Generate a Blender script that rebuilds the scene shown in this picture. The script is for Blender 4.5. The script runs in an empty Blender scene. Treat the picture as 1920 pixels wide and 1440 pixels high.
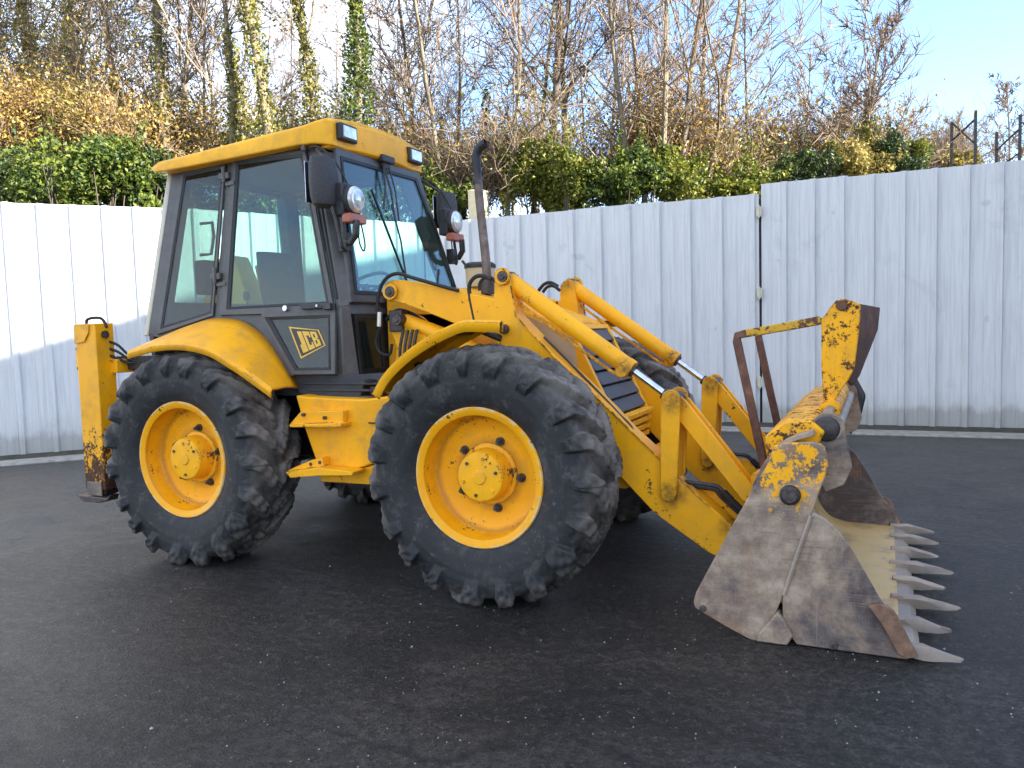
import bpy, bmesh, math, random
import numpy as np
from mathutils import Vector, Matrix
R = math.radians
sc = bpy.context.scene
COL = sc.collection
random.seed(7)
# ------------------------------------------------------------------ camera, sky, sun, exposure
cam = bpy.data.cameras.new('camera'); cam_o = bpy.data.objects.new('camera', cam); COL.objects.link(cam_o)
cam.sensor_width = 36.0; cam.lens = 27.66; cam.clip_end = 3000.0; cam.clip_start = 0.05
rx, ry, rz = Vector((0.9040, 0.4265, -0.0292)), Vector((-0.0040, 0.0779, 0.9969)), Vector((0, 0, 0))
CAMPOS = Vector((1.998, -4.912, 1.517))
yaw, pitch, roll = -0.4409, -0.0721, -0.0293
fw = Vector((math.sin(yaw)*math.cos(pitch), math.cos(yaw)*math.cos(pitch), math.sin(pitch)))
r0 = Vector((math.cos(yaw), -math.sin(yaw), 0)); u0 = r0.cross(fw)
rt = math.cos(roll)*r0 + math.sin(roll)*u0; up = -math.sin(roll)*r0 + math.cos(roll)*u0
cam_o.matrix_world = Matrix(((rt.x, up.x, -fw.x, CAMPOS.x), (rt.y, up.y, -fw.y, CAMPOS.y), (rt.z, up.z, -fw.z, CAMPOS.z), (0, 0, 0, 1)))
sc.camera = cam_o
SUN_EL, SUN_AZ = R(25.0), math.atan2(1.0, -0.04)      # azimuth measured from +Y towards +X
CLOUD_FILL = 3.4
world = bpy.data.worlds.new('World'); sc.world = world; world.use_nodes = True
wn = world.node_tree; wn.nodes.clear()
sky = wn.nodes.new('ShaderNodeTexSky'); sky.sky_type = 'NISHITA'; sky.sun_disc = False
sky.sun_elevation = SUN_EL; sky.sun_rotation = SUN_AZ; sky.altitude = 50; sky.air_density = 0.8; sky.dust_density = 0.2; sky.ozone_density = 3.0
bg = wn.nodes.new('ShaderNodeBackground'); bg.inputs['Strength'].default_value = 0.15
wo = wn.nodes.new('ShaderNodeOutputWorld')
# thin cloud, added over the unseen sky too as neutral fill light, breaking up into clear blue towards the north-east (upper right of the view)
def wnode(ty, **kw):
    nd = wn.nodes.new(ty)
    for k, v in kw.items(): setattr(nd, k, v)
    return nd
tcw = wnode('ShaderNodeTexCoord'); mpw = wnode('ShaderNodeMapping'); mpw.inputs['Scale'].default_value = (1, 1, 2.2); wn.links.new(tcw.outputs['Generated'], mpw.inputs[0])
nzw = wnode('ShaderNodeTexNoise'); nzw.inputs['Scale'].default_value = 2.6; nzw.inputs['Detail'].default_value = 9; nzw.inputs['Roughness'].default_value = .58; nzw.inputs['Distortion'].default_value = .5
wn.links.new(mpw.outputs[0], nzw.inputs['Vector'])
dtw = wnode('ShaderNodeVectorMath', operation='DOT_PRODUCT'); dtw.inputs[1].default_value = (.28, .90, .33); wn.links.new(tcw.outputs['Generated'], dtw.inputs[0])
mrw = wnode('ShaderNodeMapRange'); mrw.inputs[1].default_value = .66; mrw.inputs[2].default_value = .94; mrw.inputs[3].default_value = .10; mrw.inputs[4].default_value = -.30
wn.links.new(dtw.outputs['Value'], mrw.inputs[0])
adw = wnode('ShaderNodeMath', operation='ADD'); wn.links.new(nzw.outputs[0], adw.inputs[0]); wn.links.new(mrw.outputs[0], adw.inputs[1])
rmw = wnode('ShaderNodeValToRGB'); rmw.color_ramp.elements[0].position = .42; rmw.color_ramp.elements[0].color = (0, 0, 0, 1); rmw.color_ramp.elements[1].position = .66; rmw.color_ramp.elements[1].color = (.72, .72, .72, 1)
wn.links.new(adw.outputs[0], rmw.inputs[0])
mxw = wnode('ShaderNodeMix', data_type='RGBA'); mxw.inputs[7].default_value = (CLOUD_FILL, CLOUD_FILL, CLOUD_FILL*1.0, 1); wn.links.new(rmw.outputs[0], mxw.inputs[0]); wn.links.new(sky.outputs[0], mxw.inputs[6])
wn.links.new(mxw.outputs[2], bg.inputs[0]); wn.links.new(bg.outputs[0], wo.inputs[0])
sl = bpy.data.lights.new('sun', 'SUN'); sl.energy = 4.8; sl.angle = R(0.6); sl.color = (1.0, 0.93, 0.82)
so = bpy.data.objects.new('sun', sl); COL.objects.link(so)
sd = Vector((math.sin(SUN_AZ)*math.cos(SUN_EL), math.cos(SUN_AZ)*math.cos(SUN_EL), math.sin(SUN_EL)))
so.rotation_euler = sd.to_track_quat('Z', 'Y').to_euler(); so.location = (10, 0, 20)
sc.view_settings.view_transform = 'Standard'; sc.view_settings.look = 'None'; sc.view_settings.gamma = 1.0
sc.view_settings.use_curve_mapping = False
sc.view_settings.exposure = 2.08
sc.render.engine = 'CYCLES'; sc.cycles.transparent_max_bounces = 32; sc.cycles.max_bounces = 10

# ------------------------------------------------------------------ materials
class NT:
    def __init__(s, name):
        s.m = bpy.data.materials.new(name); s.m.use_nodes = True; s.t = s.m.node_tree; s.t.nodes.clear()
        s.out = s.n('ShaderNodeOutputMaterial'); s.tc = None
    def n(s, ty, **kw):
        nd = s.t.nodes.new(ty)
        for k, v in kw.items():
            if k == 'i':
                for a, b in v.items():
                    if isinstance(b, bpy.types.NodeSocket): s.t.links.new(b, nd.inputs[a])
                    else: nd.inputs[a].default_value = b
            else: setattr(nd, k, v)
        return nd
    def co(s, scale=(1, 1, 1), rot=(0, 0, 0)):
        if not s.tc: s.tc = s.n('ShaderNodeTexCoord').outputs['Object']
        if scale == (1, 1, 1) and rot == (0, 0, 0): return s.tc
        return s.n('ShaderNodeMapping', i={0: s.tc, 'Scale': scale, 'Rotation': rot}).outputs[0]
    def noise(s, scale, detail=4, rough=.55, co=None, dist=0):
        return s.n('ShaderNodeTexNoise', i={'Vector': co or s.co(), 'Scale': scale, 'Detail': detail, 'Roughness': rough, 'Distortion': dist}).outputs[0]
    def ramp(s, fac, *st):
        r = s.n('ShaderNodeValToRGB', i={0: fac}); e = r.color_ramp.elements
        while len(e) < len(st): e.new(.5)
        for k, (p, c) in enumerate(st):
            e[k].position = p; e[k].color = (c, c, c, 1) if not hasattr(c, '__len__') else (*c, 1)
        return r.outputs[0]
    def mix(s, f, a, b, bt='MIX'):
        nd = s.n('ShaderNodeMix', data_type='RGBA', blend_type=bt)
        for k, v in ((0, f), (6, a), (7, b)):
            if isinstance(v, bpy.types.NodeSocket): s.t.links.new(v, nd.inputs[k])
            elif k == 0: nd.inputs[k].default_value = v
            else: nd.inputs[k].default_value = (*v, 1)
        return nd.outputs[2]
    def math(s, op, a, b=0.0, c=None):
        d = {0: a, 1: b}
        if c is not None: d[2] = c
        return s.n('ShaderNodeMath', operation=op, i=d).outputs[0]
    def bump(s, h, st=.3, dist=.01, prev=None):
        d = {'Height': h, 'Strength': st, 'Distance': dist}
        if prev: d['Normal'] = prev
        return s.n('ShaderNodeBump', i=d).outputs[0]
    def bsdf(s, **i):
        b = s.n('ShaderNodeBsdfPrincipled'); 
        for k, v in i.items():
            k = {'col': 'Base Color', 'rough': 'Roughness', 'metal': 'Metallic', 'normal': 'Normal', 'spec': 'Specular IOR Level', 'coat': 'Coat Weight'}.get(k, k)
            if isinstance(v, bpy.types.NodeSocket): s.t.links.new(v, b.inputs[k])
            elif hasattr(v, '__len__') and len(v) == 3: b.inputs[k].default_value = (*v, 1)
            else: b.inputs[k].default_value = v
        s.t.links.new(b.outputs[0], s.out.inputs[0]); return b
M = {}
def plain(name, col, rough=.5, metal=0, var=.15, sc_=12, bump=0, spec=.5):
    t = NT(name); n = t.noise(sc_, 5, .6)
    c = t.mix(t.ramp(n, (.3, 0.0), (.7, 1.0)), tuple(v*(1-var) for v in col), tuple(min(1, v*(1+var)) for v in col))
    kw = dict(col=c, rough=rough, metal=metal, spec=spec)
    if bump: kw['normal'] = t.bump(t.noise(sc_*6, 4), bump, .004)
    t.bsdf(**kw); M[name] = t.m; return t.m
YEL = (.98, .435, .004)
def paint(name, base=YEL, chips=.35, dirt=.26, patch=None, low=0.0, rough=.42, edge=True, grease=(), fs=1.0):
    """machine paint: hue drift, dried dirt, rust chips; chips 0..1 is how much is gone; patch=(centre, radius) keeps paint only there"""
    t = NT(name)
    c = t.mix(t.ramp(t.noise(2.2, 3), (.3, 0.0), (.7, 1.0)), tuple(v*.9 for v in base), (min(1, base[0]*1.06), base[1]*1.08, base[2]*2.0))
    dm = t.math('MULTIPLY', t.ramp(t.noise(5.5, 8, .68, dist=.4), (.46, 0.0), (.72, 1.0)), dirt)
    c = t.mix(dm, c, (.30, .19, .07))
    st = t.noise(3.0, 6, .6, co=t.co((9, 9, .7)))
    c = t.mix(t.math('MULTIPLY', t.ramp(st, (.55, 0.0), (.75, 1.0)), dirt*.6), c, (.42, .24, .05))
    cn = t.math('ADD', t.math('MULTIPLY', t.noise(9*fs, 4, .65), .5 if fs > 1 else .55), t.math('MULTIPLY', t.noise(46*fs**.5, 7, .78), .5 if fs > 1 else .45))
    th = .685 - .2*chips
    if low:
        sep = t.n('ShaderNodeSeparateXYZ', i={0: t.co()}).outputs[2]
        g = t.n('ShaderNodeMapRange', i={0: sep, 1: .3, 2: 1.05, 3: low, 4: 0.0}).outputs[0]
        cn = t.math('ADD', cn, g)
    if edge:
        bv = t.n('ShaderNodeBevel', samples=4, i={'Radius': .010}).outputs[0]
        gm = t.n('ShaderNodeNewGeometry').outputs['Normal']
        dt = t.n('ShaderNodeVectorMath', operation='DOT_PRODUCT', i={0: bv, 1: gm}).outputs['Value']
        ed = t.ramp(t.math('MULTIPLY', t.math('SUBTRACT', 1.0, dt), 9.0), (.15, 0.0), (.8, 1.0))
        c = t.mix(t.math('MULTIPLY', ed, .45), c, (.90, .58, .16))
        cn = t.math('ADD', cn, t.math('MULTIPLY', ed, .105))
    for gx, gz, gr in grease:
        sp = t.n('ShaderNodeSeparateXYZ', i={0: t.co()})
        dd = t.math('SQRT', t.math('ADD', t.math('POWER', t.math('SUBTRACT', sp.outputs[0], gx), 2.0), t.math('POWER', t.math('SUBTRACT', sp.outputs[2], gz), 2.0)))
        dd = t.math('ADD', dd, t.math('MULTIPLY', t.noise(14, 5, .7), .10))
        g = t.n('ShaderNodeMapRange', i={0: dd, 1: gr+.03, 2: gr+.10, 3: .8, 4: 0.0}).outputs[0]
        c = t.mix(t.math('MULTIPLY', g, t.ramp(t.noise(25, 6, .75), (.35, .25), (.6, 1.0))), c, (.07, .04, .018))
    if patch:
        ctr, rad = patch
        d = t.n('ShaderNodeVectorMath', operation='DISTANCE', i={0: t.co(), 1: ctr}).outputs['Value']
        g = t.n('ShaderNodeMapRange', i={0: d, 1: rad*.35, 2: rad*1.15, 3: -.01, 4: .30}).outputs[0]
        cn = t.math('ADD', cn, g)
    ch = t.ramp(cn, (th-.008, 0.0), (th+.008, 1.0))
    rust = t.ramp(t.noise(30, 5), (.3, (.035, .02, .015)), (.7, (.13, .055, .025)))
    if patch: rust = steel_col(t)
    c = t.mix(ch, c, rust)
    rg = t.math('ADD', t.math('MULTIPLY', ch, .3), t.math('ADD', t.math('MULTIPLY', dm, .35), rough))
    nb = t.bump(t.math('MULTIPLY', ch, -1.0), .35, .002, t.bump(t.noise(3, 4), .12, .01))
    t.bsdf(col=c, rough=rg, normal=nb, spec=.28); M[name] = t.m; return t.m
def steel_col(t):
    a = t.noise(1.7, 5, .6, dist=.8); b = t.noise(16, 8, .75)
    c = t.ramp(t.math('ADD', t.math('MULTIPLY', a, .72), t.math('MULTIPLY', b, .28)),
               (.40, (.070, .053, .052)), (.47, (.15, .118, .108)), (.53, (.28, .205, .15)), (.61, (.46, .36, .27)))
    for sc3, rot, amt, cl in (((1.5, 1.5, 60), (0, .35, 0), .5, (.34, .30, .265)), ((60, 1.5, 1.2), (0, .5, 0), .4, (.30, .27, .24)), ((2, 2, 40), (0, -.5, 0), .45, (.045, .036, .034))):
        s_ = t.noise(2.2, 7, .72, co=t.co(sc3, rot)); m_ = t.ramp(t.noise(3.1, 4, .6, co=t.co((1, 1, 1.01), rot)), (.42, 0.0), (.6, 1.0))
        c = t.mix(t.math('MULTIPLY', t.math('MULTIPLY', t.ramp(s_, (.54, 0.0), (.66, 1.0)), m_), amt), c, cl)
    r_ = t.noise(2.6, 7, .7, dist=.4)
    return t.mix(t.math('MULTIPLY', t.ramp(r_, (.54, 0.0), (.68, 1.0)), .6), c, (.27, .125, .06))
def steel(name, shine=.0, tint=None):
    t = NT(name); c = steel_col(t)
    if tint: c = t.mix(.6, c, tint)
    n1 = t.noise(40, 8, .75)
    t.bsdf(col=c, rough=t.ramp(n1, (.3, .42-shine), (.7, .72-shine)), metal=.2, normal=t.bump(n1, .35, .003, t.bump(t.noise(5, 5), .25, .01)))
    M[name] = t.m
paint('paint', grease=((-.875, 1.767, .05), (-.09, 1.83, .05), (.946, .566, .055), (.954, 1.095, .05), (.67, 1.27, .03), (1.28, .4, .05))); paint('paint_clean', chips=.2, dirt=.5); paint('paint_worn', chips=.52, dirt=.7)
paint('paint_hub', chips=.45, dirt=.3)
paint('paint_leg', chips=.22, dirt=.45, low=.30)
paint('paint_fork', chips=.72, dirt=.6, fs=2.2)
t = NT('rim_paint'); sp = t.n('ShaderNodeSeparateXYZ', i={0: t.co()})
rr = t.math('SQRT', t.math('ADD', t.math('POWER', sp.outputs[0], 2.0), t.math('POWER', sp.outputs[2], 2.0)))
c = t.mix(t.ramp(t.noise(5, 4), (.3, 0.0), (.7, 1.0)), (.95, .39, .003), (.99, .47, .006))
rn = t.math('ADD', rr, t.math('MULTIPLY', t.math('SUBTRACT', t.noise(9, 6, .7), .5), .05))
g1 = t.ramp(rn, (.300, 0.0), (.325, .75), (.350, .1)); c = t.mix(g1, c, (.40, .17, .012))
g2 = t.ramp(rn, (.165, .8), (.185, .5), (.225, 0.0)); c = t.mix(g2, c, (.30, .13, .02))
g3 = t.ramp(t.math('ADD', rr, t.math('MULTIPLY', t.noise(40, 5, .7), .02)), (.383, 0.0), (.392, 1.0)); c = t.mix(t.math('MULTIPLY', g3, t.ramp(t.noise(16, 5, .7), (.45, 0.0), (.55, .8))), c, (.72, .55, .30))
dn = t.ramp(t.noise(7, 8, .72, dist=.5), (.52, 0.0), (.74, .45)); c = t.mix(dn, c, (.50, .24, .04))
cp = t.ramp(t.math('ADD', t.math('MULTIPLY', t.noise(11, 3), .5), t.math('MULTIPLY', t.noise(60, 5, .7), .5)), (.60, 0.0), (.615, 1.0)); c = t.mix(cp, c, (.07, .035, .02))
t.bsdf(col=c, rough=t.ramp(dn, (0, .38), (.7, .7)), spec=.28, normal=t.bump(t.noise(6, 4), .15, .01)); M['rim_paint'] = t.m
paint('paint_roof', base=(.96, .46, .010), chips=.1, dirt=.5)
steel('steel'); steel('steel_shiny', .12, (.34, .29, .24)); steel('steel_tooth', .05, (.38, .33, .28))
t = NT('steel_worn_floor')
st = t.noise(3, 5, .6, co=t.co((1, 16, 1)))
c = t.mix(t.ramp(st, (.35, 0.0), (.65, 1.0)), (.66, .42, .14), (.55, .42, .22))
c = t.mix(t.ramp(t.noise(4, 6, .7), (.5, 0.0), (.7, 1.0)), c, (.20, .16, .12))
t.bsdf(col=c, metal=.15, rough=t.ramp(t.noise(7, 5), (.3, .35), (.7, .6)), normal=t.bump(st, .2, .003)); M['steel_floor'] = t.m
t = NT('rusty_pipe')
c = t.ramp(t.noise(12, 8, .7), (.3, (.05, .025, .02)), (.55, (.15, .065, .04)), (.72, (.24, .13, .08)))
t.bsdf(col=c, rough=.75, normal=t.bump(t.noise(50, 6, .7), .5, .003)); M['rust'] = t.m
t = NT('rusted_yellow')
ch = t.ramp(t.math('ADD', t.math('MULTIPLY', t.noise(6, 4), .5), t.math('MULTIPLY', t.noise(38, 7, .75), .5)), (.50, 0.0), (.52, 1.0))
c = t.mix(ch, (.60, .34, .02), t.ramp(t.noise(22, 5), (.3, (.05, .022, .015)), (.7, (.16, .07, .035))))
t.bsdf(col=c, rough=.65, normal=t.bump(ch, .3, .002)); M['rust_yellow'] = t.m
t = NT('rubber_tyre')
n1 = t.noise(4, 9, .72, dist=.5); n2 = t.noise(55, 5, .7)
c = t.ramp(n1, (.38, (.010, .011, .013)), (.52, (.021, .022, .025)), (.64, (.070, .068, .068)))
rad = t.n('ShaderNodeSeparateXYZ', i={0: t.co()})
rr = t.math('SQRT', t.math('ADD', t.math('POWER', rad.outputs[0], 2.0), t.math('POWER', rad.outputs[2], 2.0)))
wear = t.n('ShaderNodeMapRange', i={0: rr, 1: .62, 2: .72, 3: 0.0, 4: 1.0}).outputs[0]
c = t.mix(t.math('MULTIPLY', wear, t.ramp(t.noise(7, 7, .7), (.38, 0.05), (.62, .9))), c, (.22, .195, .17))
c = t.mix(t.math('MULTIPLY', t.ramp(t.noise(22, 7, .8, co=t.co((1, 1, 1))), (.56, 0.0), (.70, 1.0)), .6), c, (.15, .14, .13))
t.bsdf(col=c, rough=t.ramp(n1, (.35, .55), (.7, .85)), normal=t.bump(n2, .5, .004, t.bump(t.noise(14, 6, .7), .35, .010)), spec=.45); M['tyre'] = t.m
plain('cab_grey', (.078, .075, .073), .5, 0, .2, 14, .1)
plain('cab_base', (.04, .044, .052), .6, 0, .25, 10, .15)
plain('rubber', (.012, .012, .014), .6, 0, .3, 30)
plain('black_plastic', (.025, .025, .028), .55, 0, .25, 40, .25)
plain('mirror_shell', (.05, .05, .055), .7, 0, .25, 60, .5)
plain('dark_metal', (.05, .045, .045), .45, .5, .4, 25, .3)
plain('pin_steel', (.09, .075, .07), .5, .6, .5, 50, .4)
plain('grille_grey', (.055, .055, .062), .55, 0, .2, 10, .1)
plain('beige', (.52, .44, .30), .55, 0, .12, 8)
plain('cream', (.62, .58, .46), .5, 0, .1, 8)
plain('seat', (.022, .03, .026), .8, 0, .3, 20, .4)
plain('liner', (.03, .035, .045), .9, 0, .2, 10)
plain('amber', (.38, .10, .05), .3, 0, .25, 25)
plain('decal_dark', (.02, .018, .012), .4, 0, .1, 20)
plain('decal_yellow', (.72, .42, .03), .4, 0, .12, 20)
plain('decal_pale', (.30, .34, .33), .6, 0, .2, 40)
plain('silver', (.6, .6, .6), .3, .9, .1, 30)
t = NT('chrome'); t.bsdf(col=t.mix(t.ramp(t.noise(20, 4), (.4, 0.0), (.7, 1.0)), (.62, .66, .72), (.45, .45, .47)), metal=1.0, rough=.16); M['chrome'] = t.m
t = NT('lamp_lens')
wv = t.n('ShaderNodeTexWave', i={'Vector': t.co((1, 1, 1)), 'Scale': 22.0, 'Distortion': 1.0}).outputs[0]
t.bsdf(col=t.mix(t.ramp(t.noise(18, 3), (.35, 0.0), (.7, 1.0)), (.78, .78, .76), (.42, .43, .45)), rough=.12, metal=.4, normal=t.bump(wv, .5, .006)); M['lens'] = t.m
t = NT('exhaust_pipe')
z_ = t.n('ShaderNodeSeparateXYZ', i={0: t.co()}).outputs[2]
c = t.ramp(t.noise(14, 7, .7), (.3, (.10, .065, .05)), (.6, (.22, .17, .15)), (.75, (.36, .30, .27)))
c = t.mix(t.n('ShaderNodeMapRange', i={0: t.math('ADD', z_, t.math('MULTIPLY', t.noise(20, 4), .08)), 1: 2.48, 2: 2.56, 3: 0.0, 4: 1.0}).outputs[0], c, (.035, .035, .04))
t.bsdf(col=c, rough=.55, metal=.4, normal=t.bump(t.noise(60, 5), .3, .002)); M['exhaust'] = t.m
def glass(name, tint, refl=1.0, film=.0):
    t = NT(name)
    tr = t.n('ShaderNodeBsdfTransparent', i={0: (*tint, 1)}); gl = t.n('ShaderNodeBsdfGlossy', i={0: (1, 1, 1, 1), 'Roughness': .015})
    fr = t.math('ADD', t.math('MULTIPLY', t.math('POWER', t.n('ShaderNodeLayerWeight').outputs['Facing'], 5.0), .96), .04)
    mx = t.n('ShaderNodeMixShader', i={0: t.math('MULTIPLY', fr, refl), 1: tr.outputs[0], 2: gl.outputs[0]})
    df = t.n('ShaderNodeBsdfDiffuse', i={0: (.5, .5, .48, 1)})
    dn = t.math('MULTIPLY', t.ramp(t.noise(30, 8, .75), (.45, .15), (.7, 1.0)), film)
    m2 = t.n('ShaderNodeMixShader', i={0: dn, 1: mx.outputs[0], 2: df.outputs[0]})
    t.t.links.new(m2.outputs[0], t.out.inputs[0]); M[name] = t.m
glass('glass', (.66, .82, .79), 1.3, .02); glass('glass_dirty', (.50, .58, .56), 1.1, .05); glass('glass_front', (.80, .93, .89), 1.2, .04)

# ------------------------------------------------------------------ mesh helpers
def V(*a): return Vector(a)
class MB:
    def __init__(s): s.v = []; s.f = []
    def add(s, vs, fs):
        b = len(s.v); s.v += [tuple(p) for p in vs]; s.f += [tuple(b+i for i in f) for f in fs]; return s
    def prism(s, prof, y0, y1):
        n = len(prof); a = [(x, y0, z) for x, z in prof]; b = [(x, y1, z) for x, z in prof]
        return s.add(a+b, [tuple(range(n))] + [tuple(range(2*n-1, n-1, -1))] + [(i, n+i, n+(i+1) % n, (i+1) % n) for i in range(n)])
    def slab(s, poly, off):
        poly = [Vector(p) for p in poly]; off = Vector(off); n = len(poly)
        return s.add(poly+[p+off for p in poly], [tuple(range(n)), tuple(range(2*n-1, n-1, -1))] + [(i, n+i, n+(i+1) % n, (i+1) % n) for i in range(n)])
    def ring(s, outer, inner, off):
        o = [Vector(p) for p in outer]; i_ = [Vector(p) for p in inner]; off = Vector(off); n = len(o)
        vs = o + i_ + [p+off for p in o] + [p+off for p in i_]; fs = []
        for k in range(n):
            j = (k+1) % n
            fs += [(k, j, n+j, n+k), (2*n+k, 3*n+k, 3*n+j, 2*n+j), (k, 2*n+k, 2*n+j, j), (n+k, n+j, 3*n+j, 3*n+k)]
        return s.add(vs, fs)
    def box(s, c, d, rot=None):
        c = Vector(c); h = Vector(d)/2; q = rot or Matrix.Identity(3)
        vs = [c + q @ Vector((sx*h.x, sy*h.y, sz*h.z)) for sx in (-1, 1) for sy in (-1, 1) for sz in (-1, 1)]
        return s.add(vs, [(0, 1, 3, 2), (4, 6, 7, 5), (0, 4, 5, 1), (2, 3, 7, 6), (0, 2, 6, 4), (1, 5, 7, 3)])
    def tube(s, path, r, n=10, smooth=0, caps=True):
        P_ = [Vector(p) for p in path]
        if smooth: P_ = catmull(P_, smooth)
        rs = r if hasattr(r, '__len__') else [r]*len(P_)
        if len(rs) != len(P_): rs = [float(q) for q in np.interp(np.linspace(0, 1, len(P_)), np.linspace(0, 1, len(rs)), rs)]
        vs = []; prev = None
        for k, p in enumerate(P_):
            t_ = (P_[min(k+1, len(P_)-1)] - P_[max(k-1, 0)]).normalized()
            if prev is None: a = t_.orthogonal().normalized()
            else: a = (prev - t_*prev.dot(t_)).normalized()
            prev = a; b = t_.cross(a)
            vs += [p + rs[k]*(math.cos(2*math.pi*i/n)*a + math.sin(2*math.pi*i/n)*b) for i in range(n)]
        fs = [(k*n+i, k*n+(i+1) % n, (k+1)*n+(i+1) % n, (k+1)*n+i) for k in range(len(P_)-1) for i in range(n)]
        if caps: fs += [tuple(range(n-1, -1, -1)), tuple(range((len(P_)-1)*n, len(P_)*n))]
        return s.add(vs, fs)
    def cyl(s, a, b, r, n=20): return s.tube([a, b], r, n)
    def lathe(s, prof, o=(0, 0, 0), n=48, axis='y', close=True):
        """prof: list of (along axis, radius)"""
        vs = []
        for h, r in prof:
            for i in range(n):
                c_, s_ = math.cos(2*math.pi*i/n)*r, math.sin(2*math.pi*i/n)*r
                vs.append({'y': (o[0]+c_, o[1]+h, o[2]+s_), 'z': (o[0]+c_, o[1]+s_, o[2]+h), 'x': (o[0]+h, o[1]+c_, o[2]+s_)}[axis])
        fs = [(k*n+i, k*n+(i+1) % n, (k+1)*n+(i+1) % n, (k+1)*n+i) for k in range(len(prof)-1) for i in range(n)]
        if close: fs += [tuple(range(n)), tuple(range(len(prof)*n-1, (len(prof)-1)*n-1, -1))]
        return s.add(vs, fs)
    def loft(s, rows, closed=False, capends=False):
        n = len(rows[0]); vs = [p for r_ in rows for p in r_]; m = n if closed else n-1
        fs = [(k*n+i, k*n+(i+1) % n, (k+1)*n+(i+1) % n, (k+1)*n+i) for k in range(len(rows)-1) for i in range(m)]
        if capends: fs += [tuple(range(n-1, -1, -1)), tuple(range((len(rows)-1)*n, len(rows)*n))]
        return s.add(vs, fs)
    def mirrored(s):
        o = MB(); o.v = [(x, -y, z) for x, y, z in s.v]; o.f = [tuple(reversed(f)) for f in s.f]; return o
    def build(s, name, mat, parent=None, bevel=0, seg=2, solid=0, smooth=True, sub=0, fixn=True):
        me = bpy.data.meshes.new(name); me.from_pydata(s.v, [], s.f)
        if fixn:
            bm = bmesh.new(); bm.from_mesh(me); bmesh.ops.recalc_face_normals(bm, faces=bm.faces); bm.to_mesh(me); bm.free()
        if smooth:
            me.polygons.foreach_set('use_smooth', [True]*len(me.polygons)); me.set_sharp_from_angle(angle=R(34))
        me.materials.append(M[mat] if isinstance(mat, str) else mat)
        o = bpy.data.objects.new(name, me); COL.objects.link(o)
        if parent: o.parent = parent
        if solid: m_ = o.modifiers.new('thick', 'SOLIDIFY'); m_.thickness = solid; m_.offset = 0
        if sub: m_ = o.modifiers.new('sub', 'SUBSURF'); m_.levels = sub; m_.render_levels = sub
        if bevel:
            m_ = o.modifiers.new('bevel', 'BEVEL'); m_.width = bevel; m_.segments = seg; m_.limit_method = 'ANGLE'; m_.angle_limit = R(38)
        return o
def catmull(P_, k):
    out = []
    for i in range(len(P_)-1):
        a, b, c, d = P_[max(i-1, 0)], P_[i], P_[i+1], P_[min(i+2, len(P_)-1)]
        for j in range(k):
            t_ = j/k; out.append(.5*((2*b)+(c-a)*t_+(2*a-5*b+4*c-d)*t_**2+(3*b-a-3*c+d)*t_**3))
    return out+[P_[-1]]
def tag(o, label=None, cat=None, group=None, kind=None):
    for k, v in (('label', label), ('category', cat), ('group', group), ('kind', kind)):
        if v: o[k] = v
    return o
def empty(name, loc=(0, 0, 0), parent=None):
    o = bpy.data.objects.new(name, None); COL.objects.link(o); o.location = loc; o.empty_display_size = .2
    if parent: o.parent = parent
    return o
def both(mk, name, mat, parent, **kw):
    """mk() builds the near-side shape; the far side is its mirror image"""
    a = mk(); out = []
    for q in (a if isinstance(a, list) else [a]): out += [q.build(name, mat, parent, **kw), q.mirrored().build(name, mat, parent, **kw)]
    return out
def npmesh(name, v, f, mat, parent=None, smooth=False):
    me = bpy.data.meshes.new(name); v = np.asarray(v, np.float32); f = np.asarray(f, np.int32); k = f.shape[1]
    me.vertices.add(len(v)); me.vertices.foreach_set('co', v.ravel())
    me.loops.add(f.size); me.loops.foreach_set('vertex_index', f.ravel())
    me.polygons.add(len(f)); me.polygons.foreach_set('loop_start', np.arange(0, f.size, k, dtype=np.int32))
    me.polygons.foreach_set('use_smooth', np.full(len(f), smooth)); me.update(calc_edges=True)
    me.materials.append(M[mat] if isinstance(mat, str) else mat)
    o = bpy.data.objects.new(name, me); COL.objects.link(o)
    if parent: o.parent = parent
    return o

# ------------------------------------------------------------------ ground, kerb, bank
def struct(o): o['kind'] = 'structure'; return o
t = NT('asphalt')
co = t.co(); fine = t.noise(90, 7, .8); mid = t.noise(.9, 8, .68, dist=.6); big = t.noise(.28, 5, .6, dist=.5)
streak = t.noise(3.2, 10, .78, co=t.co((.40, 2.6, 1), (0, 0, .5)), dist=.6)
drag = t.noise(2.0, 10, .8, co=t.co((.15, 3.2, 1), (0, 0, -.35)), dist=.3)
agg = t.n('ShaderNodeTexVoronoi', i={'Vector': co, 'Scale': 95.0}); ag = agg.outputs['Distance']
rnd = t.n('ShaderNodeSeparateColor', i={0: agg.outputs['Color']})
c = t.ramp(mid, (.38, (.013, .0115, .0105)), (.50, (.027, .024, .022)), (.62, (.060, .052, .046)))
c = t.mix(t.ramp(streak, (.47, 0.0), (.64, .75)), c, (.090, .079, .070))
c = t.mix(t.ramp(drag, (.53, 0.0), (.66, .6)), c, (.012, .012, .012))
c = t.mix(t.ramp(big, (.50, 0.0), (.62, .6)), c, (.075, .062, .050)); wt0 = t.noise(.55, 7, .65, dist=.5); c = t.mix(t.ramp(wt0, (.47, 0.0), (.57, .85)), c, (.010, .0095, .0095))
gr = t.noise(19, 8, .82); c = t.mix(t.ramp(gr, (.42, .9), (.50, 0.0)), c, (.006, .0055, .005)); c = t.mix(t.ramp(gr, (.53, 0.0), (.64, .8)), c, (.12, .112, .10))
c = t.mix(t.ramp(rnd.outputs[1], (.05, .75), (.45, 0.0)), c, (.010, .010, .010))
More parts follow.
